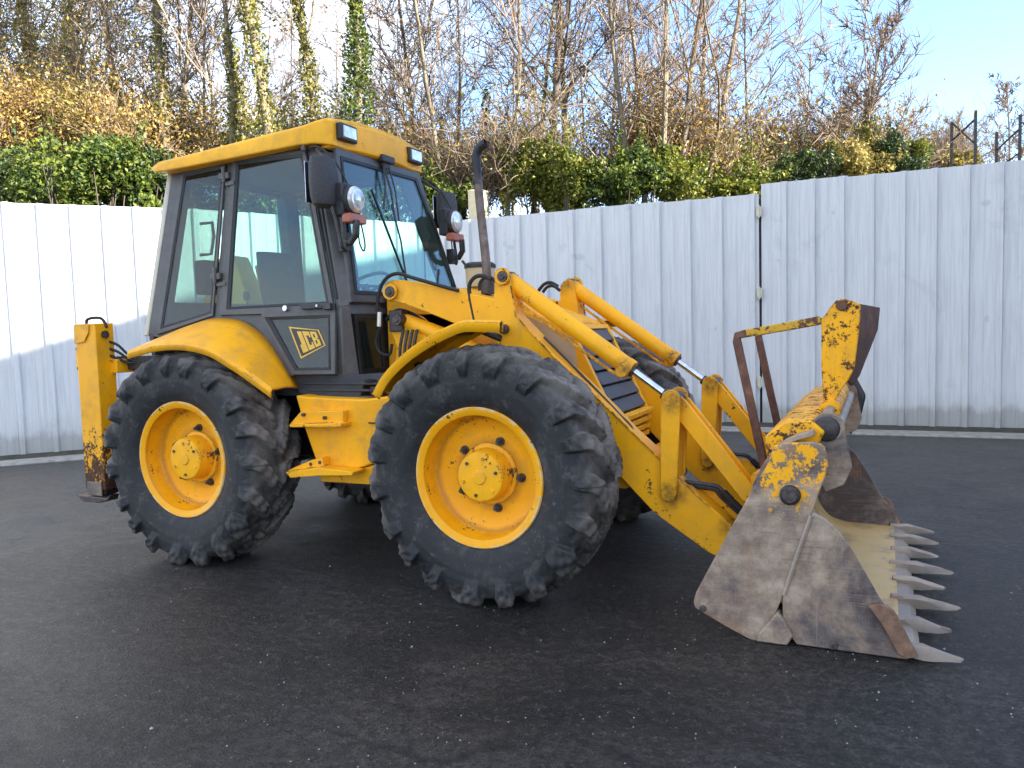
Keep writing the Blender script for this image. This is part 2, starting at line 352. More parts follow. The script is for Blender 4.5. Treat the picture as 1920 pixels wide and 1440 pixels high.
c = t.mix(t.ramp(rnd.outputs[0], (.92, 0.0), (.99, .5)), c, (.15, .14, .125))
ck = t.n('ShaderNodeTexVoronoi', feature='DISTANCE_TO_EDGE', i={'Vector': t.n('ShaderNodeVectorMath', operation='ADD', i={0: co, 1: t.n('ShaderNodeTexNoise', i={'Vector': co, 'Scale': 1.5, 'Detail': 6}).outputs['Color']}).outputs[0], 'Scale': .16}).outputs[0]
ckm = t.ramp(ck, (.0015, 1.0), (.004, 0.0)); c = t.mix(t.math('MULTIPLY', ckm, .7), c, (.006, .006, .006))
wet = t.ramp(t.noise(.55, 7, .65, dist=.5), (.44, 0.0), (.62, 1.0))
rg = t.math('SUBTRACT', t.ramp(fine, (.3, .36), (.7, .62)), t.math('MULTIPLY', wet, .24))
nb = t.bump(gr, 1.0, .022, t.bump(ag, .8, .007, t.bump(fine, .7, .007, t.bump(streak, .8, .03, t.bump(mid, .4, .05)))))
t.bsdf(col=c, rough=rg, normal=nb, spec=.5); M['asphalt'] = t.m
plain('concrete', (.26, .25, .23), .85, 0, .3, 9, .5)
plain('soil', (.045, .042, .03), .95, 0, .6, 14, .8)
t = NT('bank_soil'); t.bsdf(col=t.ramp(t.noise(2, 8, .7), (.35, (.035, .03, .018)), (.6, (.08, .065, .035)), (.75, (.06, .07, .02))), rough=.95, normal=t.bump(t.noise(8, 6), .8, .1)); M['bank'] = t.m
def sheet(name, mat, pts, z=0):
    mb = MB(); mb.add([(x, y, z) for x, y in pts], [tuple(range(len(pts)))]); o = mb.build(name, mat, smooth=False, fixn=False); return struct(o)
sheet('ground', 'asphalt', [(-400, -400), (400, -400), (400, 400), (-400, 400)])
# fence line (base points on the ground)
FA0, FA1, FB1 = V(-19.3, -11.3, 0), V(-6.72, 3.42, 0), V(-5.05, 6.68, 0)
FC1 = V(.385, 6.835, 0); FD0, FD1 = V(.43, 6.86, 0), V(15.0, 7.15, 0)
def offs(p, d): return (p[0]+d[0], p[1]+d[1])
def strip(name, mat, line, w0, w1, h0, h1):
    """a raised strip along the fence line, from w0 to w1 metres into the yard"""
    mb = MB(); n = len(line); rows = []
    for k, p in enumerate(line):
        d = (line[min(k+1, n-1)]-line[max(k-1, 0)]).normalized(); q = V(d.y, -d.x, 0)
        rows.append([p+q*w0+V(0, 0, -.05), p+q*w0+V(0, 0, h0), p+q*(w1-.02)+V(0, 0, h1), p+q*w1+V(0, 0, h1-.015), p+q*w1+V(0, 0, -.05)])
    mb.loft(rows, capends=True); return struct(mb.build(name, mat, smooth=False))
line = [FA0, FA1, FB1, V(.4, 6.84, 0), V(15, 7.15, 0)]
strip('verge', 'soil', line, -.5, .42, .035, .03)
strip('kerb', 'concrete', line, .421, .80, .028, .026)
# rising bank behind the fence
bx, by = np.meshgrid(np.linspace(-60, 60, 90), np.linspace(0, 1, 40)); rngb = np.random.default_rng(3)
pts = []
for i in range(40):
    for j in range(90):
        x = bx[i, j]; fy = 7.5 if x > -5 else 7.5-(-5-x)*1.17
        fy = max(fy, -60); y = fy + (by[i, j]**1.6)*70
        h = min(1, (y-fy)/9)*1.9*(1 if x < 1 else max(.25, 1-(x-1)*.12)) + .12*math.sin(x*1.7+y)+.1*math.sin(y*2.3-x)
        pts.append((x, y, h-.1))
f_ = [(i*90+j, i*90+j+1, (i+1)*90+j+1, (i+1)*90+j) for i in range(39) for j in range(89)]
struct(npmesh('bank', pts, f_, 'bank', smooth=True))

# ------------------------------------------------------------------ corrugated white hoarding
t = NT('white_sheet'); t.tc = t.n('ShaderNodeNewGeometry').outputs['Position']
st = t.noise(4, 6, .65, co=t.co((7, 7, .35)))
c = t.mix(t.ramp(st, (.42, 0.0), (.75, .65)), (.68, .685, .69), (.47, .48, .485))
c = t.mix(t.ramp(t.noise(.9, 6, .65, dist=.6), (.60, 0.0), (.72, .45)), c, (.36, .38, .38))
c = t.mix(t.ramp(t.noise(2.6, 4, .6), (.66, 0.0), (.72, .5)), c, (.42, .45, .45))
zz = t.n('ShaderNodeSeparateXYZ', i={0: t.tc}).outputs[2]
bd_ = t.math('ADD', zz, t.math('MULTIPLY', t.noise(5, 6, .7, co=t.co((1, 1, .4))), -.45))
c = t.mix(t.ramp(bd_, (0.0, .5), (.10, .12), (.3, 0.0)), c, (.16, .15, .11))
t.bsdf(col=c, rough=.42, spec=.5, normal=t.bump(t.noise(1.1, 4), .5, .05)); M['sheet'] = t.m
PITCH = .365
def sheet_mesh(nr, h):
    """nr ribs wide, standing in local XZ, ribs towards -Y (into the yard)"""
    mb = MB(); prof = []
    for k in range(nr):
        x0 = k*PITCH
        prof += [(x0, 0), (x0+.125, 0), (x0+.130, -.004), (x0+.135, 0), (x0+.255, 0), (x0+.275, -.048), (x0+.33, -.048), (x0+.35, 0)]
    prof.append((nr*PITCH+.012, 0))
    rows = [[(x, y, z) for x, y in prof] for z in (0, h)]; mb.loft(rows)
    me = mb.build('sheet', 'sheet', smooth=False, fixn=False).data
    return me
def hoarding(name, label, p0, p1, h, cat='fence', zb=.03):
    root = empty(name, p0); tag(root, label, cat); d = (p1-p0); L = d.length; root.rotation_euler.z = math.atan2(d.y, d.x)
    nr = 3; w = nr*PITCH; n = max(1, int(L/w)); ex = L/(n*w)
    for k in range(n):
        o = bpy.data.objects.new('sheet', SH); COL.objects.link(o); o.parent = root
        o.location = (k*w*ex, (k % 2)*.002+.03, zb + random.uniform(-.006, .006)); o.scale = (ex, 1, (h-zb)+random.uniform(-.008, .008)); o.rotation_euler.y = random.uniform(-.001, .001)
        m_ = o.modifiers.new('t', 'SOLIDIFY'); m_.thickness = .0012
        if k % 3 == 0:
            MB().box((k*w*ex+.1, .10, h/2-.1), (.07, .07, h-.2)).build('post', 'dark_metal', root)
    for z in (.5, h/2, h-.45): MB().box((L/2, .065, z), (L-.02, .05, .07)).build('rail', 'silver_dull', root)
    return root
plain('silver_dull', (.3, .31, .32), .5, .4); plain('render', (.62, .55, .36), .85, 0, .2, 4, .3); plain('grit', (.35, .34, .32), .7, 0, .4, 30)
o0 = None
tmp = sheet_mesh(3, 1.0); SH = tmp
bpy.data.objects.remove([o for o in bpy.data.objects if o.data == tmp][0])
hoarding('metal_hoarding', 'white corrugated sheet fence at the left, its upper part in full sun', FA0, FA1, 3.31)
hoarding('metal_hoarding', 'white corrugated sheet fence run across the corner, seen through the cab windows', FA1, FB1, 3.31)
hoarding('metal_hoarding', 'shaded white sheet fence behind the exhaust pipe, ending at the narrow gap', FB1, FC1, 3.31)
gt = hoarding('sheet_gate', 'tall shaded white corrugated sheet gate to the right of the narrow gap, behind the bucket', FD0, FD1, 3.43, 'gate')
gp = empty('gap_post', (.405, 6.93, 0)); tag(gp, 'dark post added behind the narrow gap between the white fence runs to make it dark', 'post')
MB().box((0, .05, 1.62), (.09, .09, 3.24)).build('post', 'dark_metal', gp)  # dark post added so the gap between the runs reads dark
for z in (3.05, 1.9, .62):
    h_ = MB().box((.0, -.085, z), (.075, .03, .14)); h_.cyl((0, -.105, z-.09), (0, -.105, z+.09), .014, 10); h_.build('hinge', 'cream', gp, bevel=.003)

# ------------------------------------------------------------------ the digger
BL = empty('backhoe_loader', (0, 0, 0))
tag(BL, 'yellow backhoe loader with grey cab, big black tyres and a rusty toothed front bucket', 'digger')
# ---- wheels
YC, ZC, WB = -.985, .70, -2.2255
def tyre_arrays(flip):
    cp = [(.15, .372), (.17, .392), (.198, .44), (.217, .51), (.218, .57), (.207, .622), (.188, .655), (.15, .672), (.10, .681), (.05, .686), (0, .688)]
    cp = cp + [(-a, b) for a, b in cp[-2::-1]]
    Pq = catmull([V(a, b, 0) for a, b in cp], 5); Pq = np.array([(p.x, p.y) for p in Pq]); ns, nt = len(Pq), 860
    tg = np.gradient(Pq, axis=0); tg /= np.linalg.norm(tg, axis=1)[:, None]; nr = np.stack([tg[:, 1], -tg[:, 0]], 1)
    nr *= np.sign((nr*np.stack([Pq[:, 0], Pq[:, 1]-.5], 1)).sum(1))[:, None]
    th = np.linspace(0, 2*np.pi, nt, endpoint=False); T, K = np.meshgrid(th, np.arange(ns), indexing='ij')
    y = Pq[K, 0]; r = Pq[K, 1]; side = np.where(y >= 0, 1.0, -1.0)
    # how far along the lug: 0 at the crown, 1 at the shoulder, >1 down the sidewall
    tt = np.abs(y)/.19; down = np.clip((.655-r)/.095, 0, 1)*(np.abs(y) > .18)
    pitch_ = 2*np.pi/19; jig = .035*np.sin(T*5.3+side*2)+.02*np.sin(T*11.7)
    ph = T + jig - .34*np.minimum(tt, 1.0)**.85 - np.where(side > 0, 0, pitch_/2)
    u = np.abs(((ph/pitch_) % 1)-.5)*2            # 0 in the lug middle
    wid = .44 + .08*np.clip(tt, 0, 1) - .16*down
    sm = lambda a: np.clip(a, 0, 1)**2*(3-2*np.clip(a, 0, 1))
    lug = sm((wid-u)/.13+.35)*sm((tt*.19+.012)/.02)*(1-down**3.0)
    rough = .0025*np.sin(T*37+K*.7)+.002*np.sin(T*61-K*1.3)
    lug = lug*(r > .56); disp = lug*(.042+rough*1.2+.006*np.sin(T*2.7+1.1)) + rough*.35*(r > .6)
    ring_ = .004*np.exp(-((r-.575)/.004)**2)+.0035*np.exp(-((r-.435)/.004)**2)+.004*np.exp(-((r-.46)/.006)**2)+.003*np.exp(-((r-.52)/.004)**2)
    disp = disp + ring_*(np.abs(y) > .18)
    yy = y+disp*nr[K, 0]; rr = r+disp*nr[K, 1]
    X = rr*np.cos(T); Z = np.maximum(rr*np.sin(T), -.6995)
    bulge = np.clip((-Z-.5)/.2, 0, 1)*(rr > .45)*.018*np.sign(yy); yy = yy+bulge*(np.abs(y) > .12)
    if flip: yy = -yy
    v = np.stack([X, yy, Z], -1).reshape(-1, 3)
    a = (np.arange(nt)[:, None]*ns+np.arange(ns-1)[None]).ravel(); b = ((np.arange(nt)+1) % nt)[:, None]*ns+np.arange(ns-1)[None]; b = b.ravel()
    f = np.stack([a, a+1, b+1, b], 1) if flip else np.stack([a, b, b+1, a+1], 1)
    return v, f
TY = {}
def wheel(x, side, steer=0.0, rz=0.0, label=None):
    w = empty('wheel', (x, YC if side < 0 else -YC, ZC), BL)
    if label: w['label'] = label
    if side not in TY:
        v, f = tyre_arrays(side > 0); TY[side] = npmesh('tyre', v, f, 'tyre', w, True)
    else:
        o = TY[side].copy(); COL.objects.link(o); o.parent = w
    s_ = -1 if side < 0 else 1      # outward direction
    # rim: flange, well, dish, disc (axial position measured outward)
    prof = [(.165, .345), (.178, .372), (.180, .386), (.172, .392), (.165, .388), (.160, .374), (.150, .362), (.12, .352), (.06, .345), (.045, .335), (.035, .315), (.025, .28), (.02, .22), (.022, .15), (.022, .02)]
    back = [(.012, .02), (.012, .27), (.02, .33), (-.12, .34), (-.16, .36), (-.165, .385), (-.17, .385), (-.17, .35), (-.12, .325)]
    MB().lathe([(s_*h, r) for h, r in prof], n=96, close=False).build('rim', 'rim_paint', w)
    MB().lathe([(s_*h, r) for h, r in back], n=64, close=False).build('rim_back', 'paint', w)
    hp = [(.02, .175), (.034, .172), (.038, .150), (.06, .146), (.135, .140), (.143, .134), (.146, .12), (.146, .04), (.156, .036), (.158, .002)]
    MB().lathe([(s_*h, r) for h, r in hp], n=48).build('hub', 'paint_hub', w, bevel=.002)
    for k in range(5):
        a = R(rz+72*k); b_ = MB(); cx, cz = .198*math.cos(a), .198*math.sin(a)
        b_.cyl((cx, s_*.02, cz), (cx, s_*.03, cz), .026, 14); b_.cyl((cx, s_*.03, cz), (cx, s_*.052, cz), .017, 6); b_.cyl((cx, s_*.052, cz), (cx, s_*.072, cz), .009, 8)
        b_.build('wheel_nut', 'pin_steel', w)
    MB().tube([(.30, s_*.03, .10), (.31, s_*.055, .105), (.315, s_*.085, .107)], .006, 6).build('valve', 'dark_metal', w)
    for k in range(6):
        a = R(rz+20+60*k); MB().cyl((.105*math.cos(a), s_*.144, .105*math.sin(a)), (.105*math.cos(a), s_*.153, .105*math.sin(a)), .010, 6).build('hub_bolt', 'paint_worn' if k % 2 else 'pin_steel', w)
    return w
wheel(0, -1, rz=-4); wheel(WB, -1, rz=12); wheel(0, 1, rz=30); wheel(WB, 1, rz=50)
for x in (0, WB):
    MB().lathe([(-.80, .10), (-.45, .10), (-.25, .13), (-.12, .2), (.12, .2), (.25, .13), (.45, .10), (.80, .10)], (x, 0, ZC), 20).build('axle', 'dark_metal', BL)
# ---- chassis between the wheels
ch = MB(); ch.box((-1.1, 0, .78), (2.6, .62, .36)); ch.box((-1.0, 0, 1.02), (1.5, .7, .14)); ch.box((.18, 0, .72), (.7, .5, .3)); ch.box((-2.85, 0, .95), (.7, .9, .5))
ch.build('chassis', 'dark_metal', BL, bevel=.01)
tk = lambda: MB().prism([(-1.429, 1.119), (-1.356, 1.11), (-1.115, 1.102), (-0.903, 1.098), (-0.714, 1.12), (-0.663, 1.05), (-0.694, 0.968), (-0.812, 0.866), (-0.817, 0.766), (-0.779, 0.741), (-0.824, 0.706), (-0.975, 0.659), (-1.091, 0.632), (-1.242, 0.638), (-1.297, 0.718), (-1.372, 0.916)], -.93, -.42)
both(tk, 'side_tank', 'paint_clean', BL, bevel=.012, seg=3)
def low_():
    m = MB(); m.prism([(-1.006, 0.647), (-0.826, 0.699), (-0.813, 0.657), (-0.801, 0.564), (-1.271, 0.56), (-1.277, 0.605)], -.91, -.40); return m
both(low_, 'tank_skirt', 'paint', BL, bevel=.006)
def stepb():
    m = MB(); m.prism([(-1.445, 0.935), (-1.349, 1.02), (-1.015, 1.033), (-1.02, 0.946), (-1.106, 0.931), (-1.433, 0.922)], -.985, -.93)
    m.prism([(-1.41, 0.94), (-0.996, 0.961), (-1.002, 0.935), (-1.399, 0.924)], -1.03, -.92); return m
both(stepb, 'upper_step', 'paint', BL, bevel=.006)
def steplo():
    m = MB(); m.prism([(-1.464, 0.639), (-1.406, 0.663), (-1.261, 0.718), (-1.18, 0.735), (-1.176, 0.668), (-0.955, 0.672), (-0.932, 0.64), (-1.187, 0.63), (-1.427, 0.6)], -1.0, -.93)
    m.prism([(-1.429, 0.641), (-1.168, 0.682), (-0.905, 0.669), (-0.91, 0.645), (-1.154, 0.632), (-1.393, 0.605)], -1.06, -.93); return m
both(steplo, 'lower_step', 'paint', BL, bevel=.005)
def bolts(): 
    m = []
    for x, z in [(-1.316, 1.003), (-1.149, 0.987), (-1.199, 0.704), (-1.271, 0.69)]: m.append(MB().cyl((x, -1.005, z), (x, -.98, z), .012, 6))
    return m
both(bolts, 'step_bolt', 'pin_steel', BL)
sl_ = lambda: [MB().box((-1.2, -.935, .95), (.10, .012, .008)), MB().box((-.80, -.935, .955), (.12, .012, .008))]
both(sl_, 'tank_slot', 'rubber', BL)
fc = lambda: MB().cyl((-.86, -.82, 1.12), (-.86, -.82, 1.17), .05, 20)
both(fc, 'filler_cap', 'dark_metal', BL, bevel=.004)
# ---- rear fenders
def arc_fender(outer, inner, yo, yi, lip):
    """outer and inner are XZ outlines of the same length"""
    o = [V(x, 0, z) for x, z in outer]; i_ = [V(x, 0, z) for x, z in inner]; o = catmull(o, 6); i_ = catmull(i_, 6); rows = []
    for k in range(len(o)):
        a, b = o[k], i_[k]; row = [(a.x, yo, a.z-lip), (a.x, yo, a.z), ((a.x*.96+b.x*.04), yo+.02, a.z*.96+b.z*.04+.016)]
        for q in (.25, .5, .75, 1.0):
            row.append((a.x*(1-q)+b.x*q, yo+(yi-yo)*q, a.z*(1-q)+b.z*q + .02*math.sin(math.pi*q)))
        rows.append(row)
    return MB().loft(rows)
def rf():
    outer = [(-2.63, 1.414), (-2.515, 1.434), (-2.322, 1.463), (-2.104, 1.463), (-1.896, 1.425), (-1.721, 1.346), (-1.552, 1.255), (-1.395, 1.163)]
    inner = [(-2.772, 1.489), (-2.606, 1.543), (-2.402, 1.606), (-2.202, 1.634), (-1.941, 1.597), (-1.729, 1.447), (-1.559, 1.242), (-1.511, 1.15)]
    return arc_fender(outer, inner, -1.19, -.80, .035)
both(rf, 'rear_fender', 'paint_clean', BL, solid=.012)
def ff():
    o = [(-0.67, 1.153), (-0.591, 1.262), (-0.459, 1.371), (-0.304, 1.461), (-0.148, 1.525), (-0.061, 1.549), (0.06, 1.547), (0.161, 1.542)]
    mb = MB(); oc = catmull([V(x, 0, z) for x, z in o], 5); n = len(oc); rows = []
    for k, p in enumerate(oc):
        t_ = (oc[min(k+1, n-1)]-oc[max(k-1, 0)]).normalized(); nn = V(t_.z, 0, -t_.x)   # towards the wheel
        q = p+nn*.052
        rows.append([(q.x, -1.15, q.z), (p.x, -1.15, p.z), (p.x+nn.x*-.008, -1.13, p.z-nn.z*.008), (p.x-.12*(k/n)**4, -.78-.14*(k/n)**4, p.z), (q.x-.12*(k/n)**4, -.78-.14*(k/n)**4, q.z)])
    return mb.loft(rows)
both(ff, 'front_fender', 'paint', BL, solid=.010)
def ffb():
    m = MB(); m.tube([(-.2, -1.0, 1.50), (-.2, -.66, 1.50), (-.1, -.6, 1.45)], .022, 8); m.tube([(-.55, -.95, 1.35), (-.5, -.6, 1.2)], .022, 8); return m
both(ffb, 'fender_bracket', 'dark_metal', BL)

# ---- cab
CN = V(0, -1, .17).normalized()          # outward normal of the near cab side
base = lambda: MB().prism([(-1.555, 1.242), (-1.157, 1.238), (-0.819, 1.251), (-0.814, 1.198), (-0.984, 1.191), (-1.013, 1.109), (-1.123, 1.087), (-1.294, 1.092), (-1.504, 1.118)], -.80, -.60)
def plinth():
    m = base()
    for k, z in enumerate((.012, .055, .098)): m.box((-1.10, -.806, 1.20-z), (.72-.08*k, .016, .016))
    return m
both(plinth, 'cab_plinth', 'cab_base', BL, bevel=.004)
cbody = MB()
cbody.prism([(-2.86, 1.10), (-1.26, 1.10), (-1.26, 1.13), (-2.0, 1.13), (-2.86, 1.13)], -.76, .76)
cbody.build('cab_floor', 'liner', BL)
# lower body panel round the door foot
def panel():
    m = MB(); m.slab([(-2.183, -0.772, 1.663), (-1.809, -0.774, 1.651), (-1.508, -0.844, 1.241), (-1.648, -0.844, 1.241), (-1.902, -0.805, 1.472), (-2.108, -0.783, 1.601)], CN*-.03)
    m.slab([(-2.851, -0.795, 1.529), (-2.776, -0.793, 1.543), (-2.253, -0.773, 1.658), (-2.183, -0.772, 1.663), (-2.108, -0.783, 1.601), (-2.256, -0.786, 1.583), (-2.608, -0.802, 1.486)], CN*-.03)
    return m
both(panel, 'side_panel', 'cab_grey', BL, bevel=.003)
def rpost(): return MB().slab([(-2.741, -0.584, 2.773), (-2.664, -0.586, 2.761), (-2.775, -0.795, 1.531), (-2.861, -0.796, 1.521)], CN*-.09)
both(rpost, 'rear_post', 'cab_grey', BL, bevel=.006)
def bpost(): return MB().slab([(-2.235, -0.585, 2.765), (-2.165, -0.584, 2.769), (-2.178, -0.774, 1.655), (-2.252, -0.774, 1.65)], CN*-.07)
both(bpost, 'middle_post', 'cab_grey', BL, bevel=.006)
def rail(): return MB().slab([(-2.741, -0.584, 2.773), (-2.172, -0.58, 2.793), (-1.513, -0.581, 2.789), (-1.414, -0.582, 2.784), (-1.401, -0.591, 2.728), (-1.518, -0.589, 2.739), (-2.169, -0.585, 2.765), (-2.671, -0.591, 2.73)], CN*-.08)
both(rail, 'roof_rail', 'cab_grey', BL, bevel=.006)
# quarter window
qo, qi, qg = [(-2.672, -0.59, 2.734), (-2.239, -0.587, 2.75), (-2.253, -0.774, 1.654), (-2.791, -0.794, 1.535)], [(-2.641, -0.596, 2.702), (-2.261, -0.592, 2.722), (-2.273, -0.77, 1.677), (-2.758, -0.787, 1.577)], [(-2.623, -0.599, 2.685), (-2.274, -0.596, 2.701), (-2.287, -0.768, 1.689), (-2.738, -0.784, 1.596)]
both(lambda: MB().ring(qo, qi, CN*.016), 'window_frame', 'cab_grey', BL, bevel=.003)
both(lambda: MB().ring([Vector(p)+CN*.006 for p in qi], qg, CN*.012), 'window_seal', 'rubber', BL)
for o in both(lambda: MB().slab([Vector(p)+CN*.004 for p in qi], CN*.005), 'quarter_window', 'glass_dirty', BL): pass
# door
do_, di = [(-2.17, -0.584, 2.769), (-1.519, -0.589, 2.743), (-1.191, -0.776, 1.644), (-2.183, -0.774, 1.656)], [(-2.131, -0.59, 2.734), (-1.546, -0.593, 2.72), (-1.242, -0.766, 1.697), (-2.122, -0.767, 1.694)]
dg = [(-2.109, -0.594, 2.712), (-1.558, -0.596, 2.7), (-1.27, -0.763, 1.716), (-2.099, -0.764, 1.712)]
doors = []
for sgn in (-1, 1):
    ms = MB().ring(do_, di, CN*.022)
    lo_o, lo_i = [(-1.809, -0.774, 1.654), (-1.188, -0.774, 1.651), (-1.157, -0.843, 1.248), (-1.508, -0.843, 1.245)], [(-1.774, -0.778, 1.628), (-1.229, -0.778, 1.628), (-1.193, -0.838, 1.275), (-1.484, -0.839, 1.273)]
    ms.ring(lo_o, lo_i, CN*.022)
    if sgn > 0: ms = ms.mirrored()
    d_ = ms.build('door', 'cab_grey', BL, bevel=.004); doors.append(d_)
    for nm, mt, mb in (
        ('door_seal', 'rubber', MB().ring([Vector(p)+CN*.008 for p in di], dg, CN*.016)),
        ('door_glass', 'glass', MB().slab([Vector(p)+CN*.006 for p in di], CN*.005)),
        ('lower_seal', 'rubber', MB().ring([Vector(p)+CN*.008 for p in lo_i], [(-1.722, -0.781, 1.612), (-1.244, -0.781, 1.611), (-1.216, -0.835, 1.292), (-1.472, -0.836, 1.29)], CN*.016)),
        ('lower_glass', 'glass_dirty', MB().slab([Vector(p)+CN*.006 for p in lo_i], CN*.005)),
        ('handle', 'black_plastic', MB().slab([Vector(p)+CN*.022 for p in [(-1.462, -0.765, 1.706), (-1.278, -0.765, 1.706), (-1.27, -0.772, 1.667), (-1.441, -0.772, 1.666)]], CN*.03)),
        ('door_lock', 'silver', MB().cyl(Vector((-1.585, -0.77, 1.679))+CN*.02, Vector((-1.585, -0.77, 1.679))+CN*.045, .019, 14)),
        ('latch', 'dark_metal', MB().slab([Vector(p)+CN*.022 for p in [(-1.277, -0.766, 1.699), (-1.208, -0.766, 1.7), (-1.197, -0.773, 1.658), (-1.257, -0.773, 1.656)]], CN*.035)),
        ('lock_button', 'silver', MB().cyl(Vector((-1.31, -0.769, 1.683))+CN*.05, Vector((-1.31, -0.769, 1.683))+CN*.058, .008, 10))):
        if sgn > 0: mb = mb.mirrored()
        mb.build(nm, mt, d_, bevel=.002 if nm in ('handle', 'latch') else 0)
def hinge(px):
    out = []
    for a in px:
        m = MB(); out.append(m); c_ = Vector(a); m.box(c_+CN*.03, (.09, .035, .045)); m.cyl(c_+CN*.045+V(0, 0, -.05), c_+CN*.045+V(0, 0, .06), .013, 10); m.box(c_+CN*.025+V(.045, 0, -.055), (.085, .03, .03))
    return out
both(lambda: hinge([(-2.217, -0.607, 2.637), (-2.229, -0.727, 1.927)]), 'hinge', 'cab_grey', BL, bevel=.004)
# front posts: wrap from the cab side to the windscreen
WN = V(1, 0, .236).normalized()
def apost():
    side = [(-1.519, -0.589, 2.743), (-1.437, -0.59, 2.736), (-1.156, -0.769, 1.68), (-1.191, -0.776, 1.644)]
    a0, a1, a2, a3 = [Vector(p) for p in side]
    ws_t, ws_b = Vector((-1.36, -0.502, 2.729)), Vector((-1.113, -0.743, 1.682))
    rows = [[a0, a1+CN*.012, ws_t+WN*.008, ws_t-WN*.05, a0-CN*.06], [a3, a2+CN*.012, ws_b+WN*.008, ws_b-WN*.05, a3-CN*.06]]
    m = MB(); m.loft([[p for p in r_] for r_ in rows], closed=True, capends=True)
    b0, b1 = Vector((-1.192, -0.774, 1.654)), Vector((-1.196, -0.8, 1.231))
    w1 = Vector((ws_b.x+.03, -.70, b1.z)); 
    m.loft([[b0, Vector(a2)+CN*.012, ws_b+WN*.008, ws_b-V(.06, -.02, 0), b0-CN*.06], [b1, b1+V(.06, -.005, 0), w1, w1-V(.06, -.02, 0), b1+V(0, .06, 0)]], closed=True, capends=True)
    return m
both(apost, 'front_post', 'cab_grey', BL, bevel=.008, seg=3)
def grooves():
    a, b = Vector((-1.45, -0.601, 2.672))+CN*.014, Vector((-1.185, -0.76, 1.733))+CN*.014
    return [MB().tube([a, b], .008, 6), MB().tube([a+V(-.035, 0, 0), b+V(-.03, 0, 0)], .006, 6)]
both(grooves, 'post_seal', 'rubber', BL)
# windscreen: full width, corners from the near post mirrored
wt, wb = Vector((-1.358, -0.505, 2.721)), Vector((-1.124, -0.724, 1.731))
W4 = lambda dx, dz: [V(wt.x, wt.y+dx, wt.z-dz), V(wt.x, -wt.y-dx, wt.z-dz), V(wb.x, -wb.y-dx, wb.z+dz), V(wb.x, wb.y+dx, wb.z+dz)]
MB().ring(W4(-.02, -.03), W4(.03, .03), WN*.03).build('windscreen_frame', 'cab_grey', BL, bevel=.005)
MB().ring([p+WN*.031 for p in W4(.022, .022)], [p+WN*.031 for p in W4(.045, .045)], WN*.006).build('windscreen_seal', 'rubber', BL)
wsg = MB().slab([p+WN*.018 for p in W4(.02, .02)], WN*.006).build('windscreen', 'glass_front', BL)
# lower front panes and cross rail
MB().slab([V(wb.x, wb.y-.01, wb.z-.03), V(wb.x, -wb.y+.01, wb.z-.03), V(wb.x+.02, -wb.y+.01, wb.z-.10), V(wb.x+.02, wb.y-.01, wb.z-.10)], (-.06, 0, 0)).build('cross_rail', 'cab_grey', BL, bevel=.005)
def lowpane():
    z1, z0 = wb.z-.10, 1.24; x1, x0 = wb.x+.0, wb.x+.035
    o = [V(x1, -.705, z1), V(x1, -.40, z1), V(x0, -.40, z0), V(x0, -.70, z0)]; i_ = [V(x1, -.675, z1-.03), V(x1, -.43, z1-.03), V(x0, -.43, z0+.03), V(x0, -.67, z0+.03)]
    return o, i_
lo, li = lowpane()
both(lambda: MB().ring(lo, li, (.022, 0, 0)), 'lower_pane_frame', 'rubber', BL)
both(lambda: MB().slab([p+V(.006, 0, 0) for p in lo], (.005, 0, 0)), 'lower_pane', 'glass_dirty', BL)
MB().slab([V(wb.x, -.40, wb.z-.10), V(wb.x, .40, wb.z-.10), V(wb.x+.03, .40, 1.2), V(wb.x+.03, -.40, 1.2)], (-.05, 0, 0)).build('firewall', 'cab_base', BL)
# rear face of the cab
rp_t, rp_b = Vector((-2.729, -0.585, 2.764)), Vector((-2.846, -0.795, 1.529))
rt4 = [V(rp_t.x, rp_t.y, rp_t.z), V(rp_t.x, -rp_t.y, rp_t.z), V(rp_b.x, -rp_b.y, rp_b.z), V(rp_b.x, rp_b.y, rp_b.z)]
ri4 = [V(rp_t.x, rp_t.y+.07, rp_t.z-.07), V(rp_t.x, -rp_t.y-.07, rp_t.z-.07), V(rp_b.x, -rp_b.y-.07, rp_b.z+.25), V(rp_b.x, rp_b.y+.07, rp_b.z+.25)]
MB().ring(rt4, ri4, (-.05, 0, 0)).build('rear_window_frame', 'cab_grey', BL, bevel=.005)
MB().slab([p+V(-.02, 0, 0) for p in ri4], (.006, 0, 0)).build('rear_window', 'glass', BL)
MB().slab([V(rp_b.x, rp_b.y, rp_b.z+.02), V(rp_b.x, -rp_b.y, rp_b.z+.02), V(rp_b.x, -.76, 1.1), V(rp_b.x, .76, 1.1)][0:2]+[V(rp_b.x, .76, 1.1), V(rp_b.x, -.76, 1.1)], (-.04, 0, 0)).build('rear_panel', 'cab_grey', BL)
both(lambda: MB().slab([p+V(-.052, 0, 0) for p in [rt4[0], rt4[0]+V(0, .05, 0), rt4[3]+V(0, .06, 0), rt4[3]]], (-.035, -.012, 0)), 'corner_trim', 'cream', BL, bevel=.01)
MB().slab([V(rp_t.x+.05, -.56, 2.72), V(rp_t.x+.05, .56, 2.72), V(wt.x-.1, .5, 2.745), V(wt.x-.1, -.5, 2.745)], (0, 0, .03)).build('headlining', 'liner', BL)
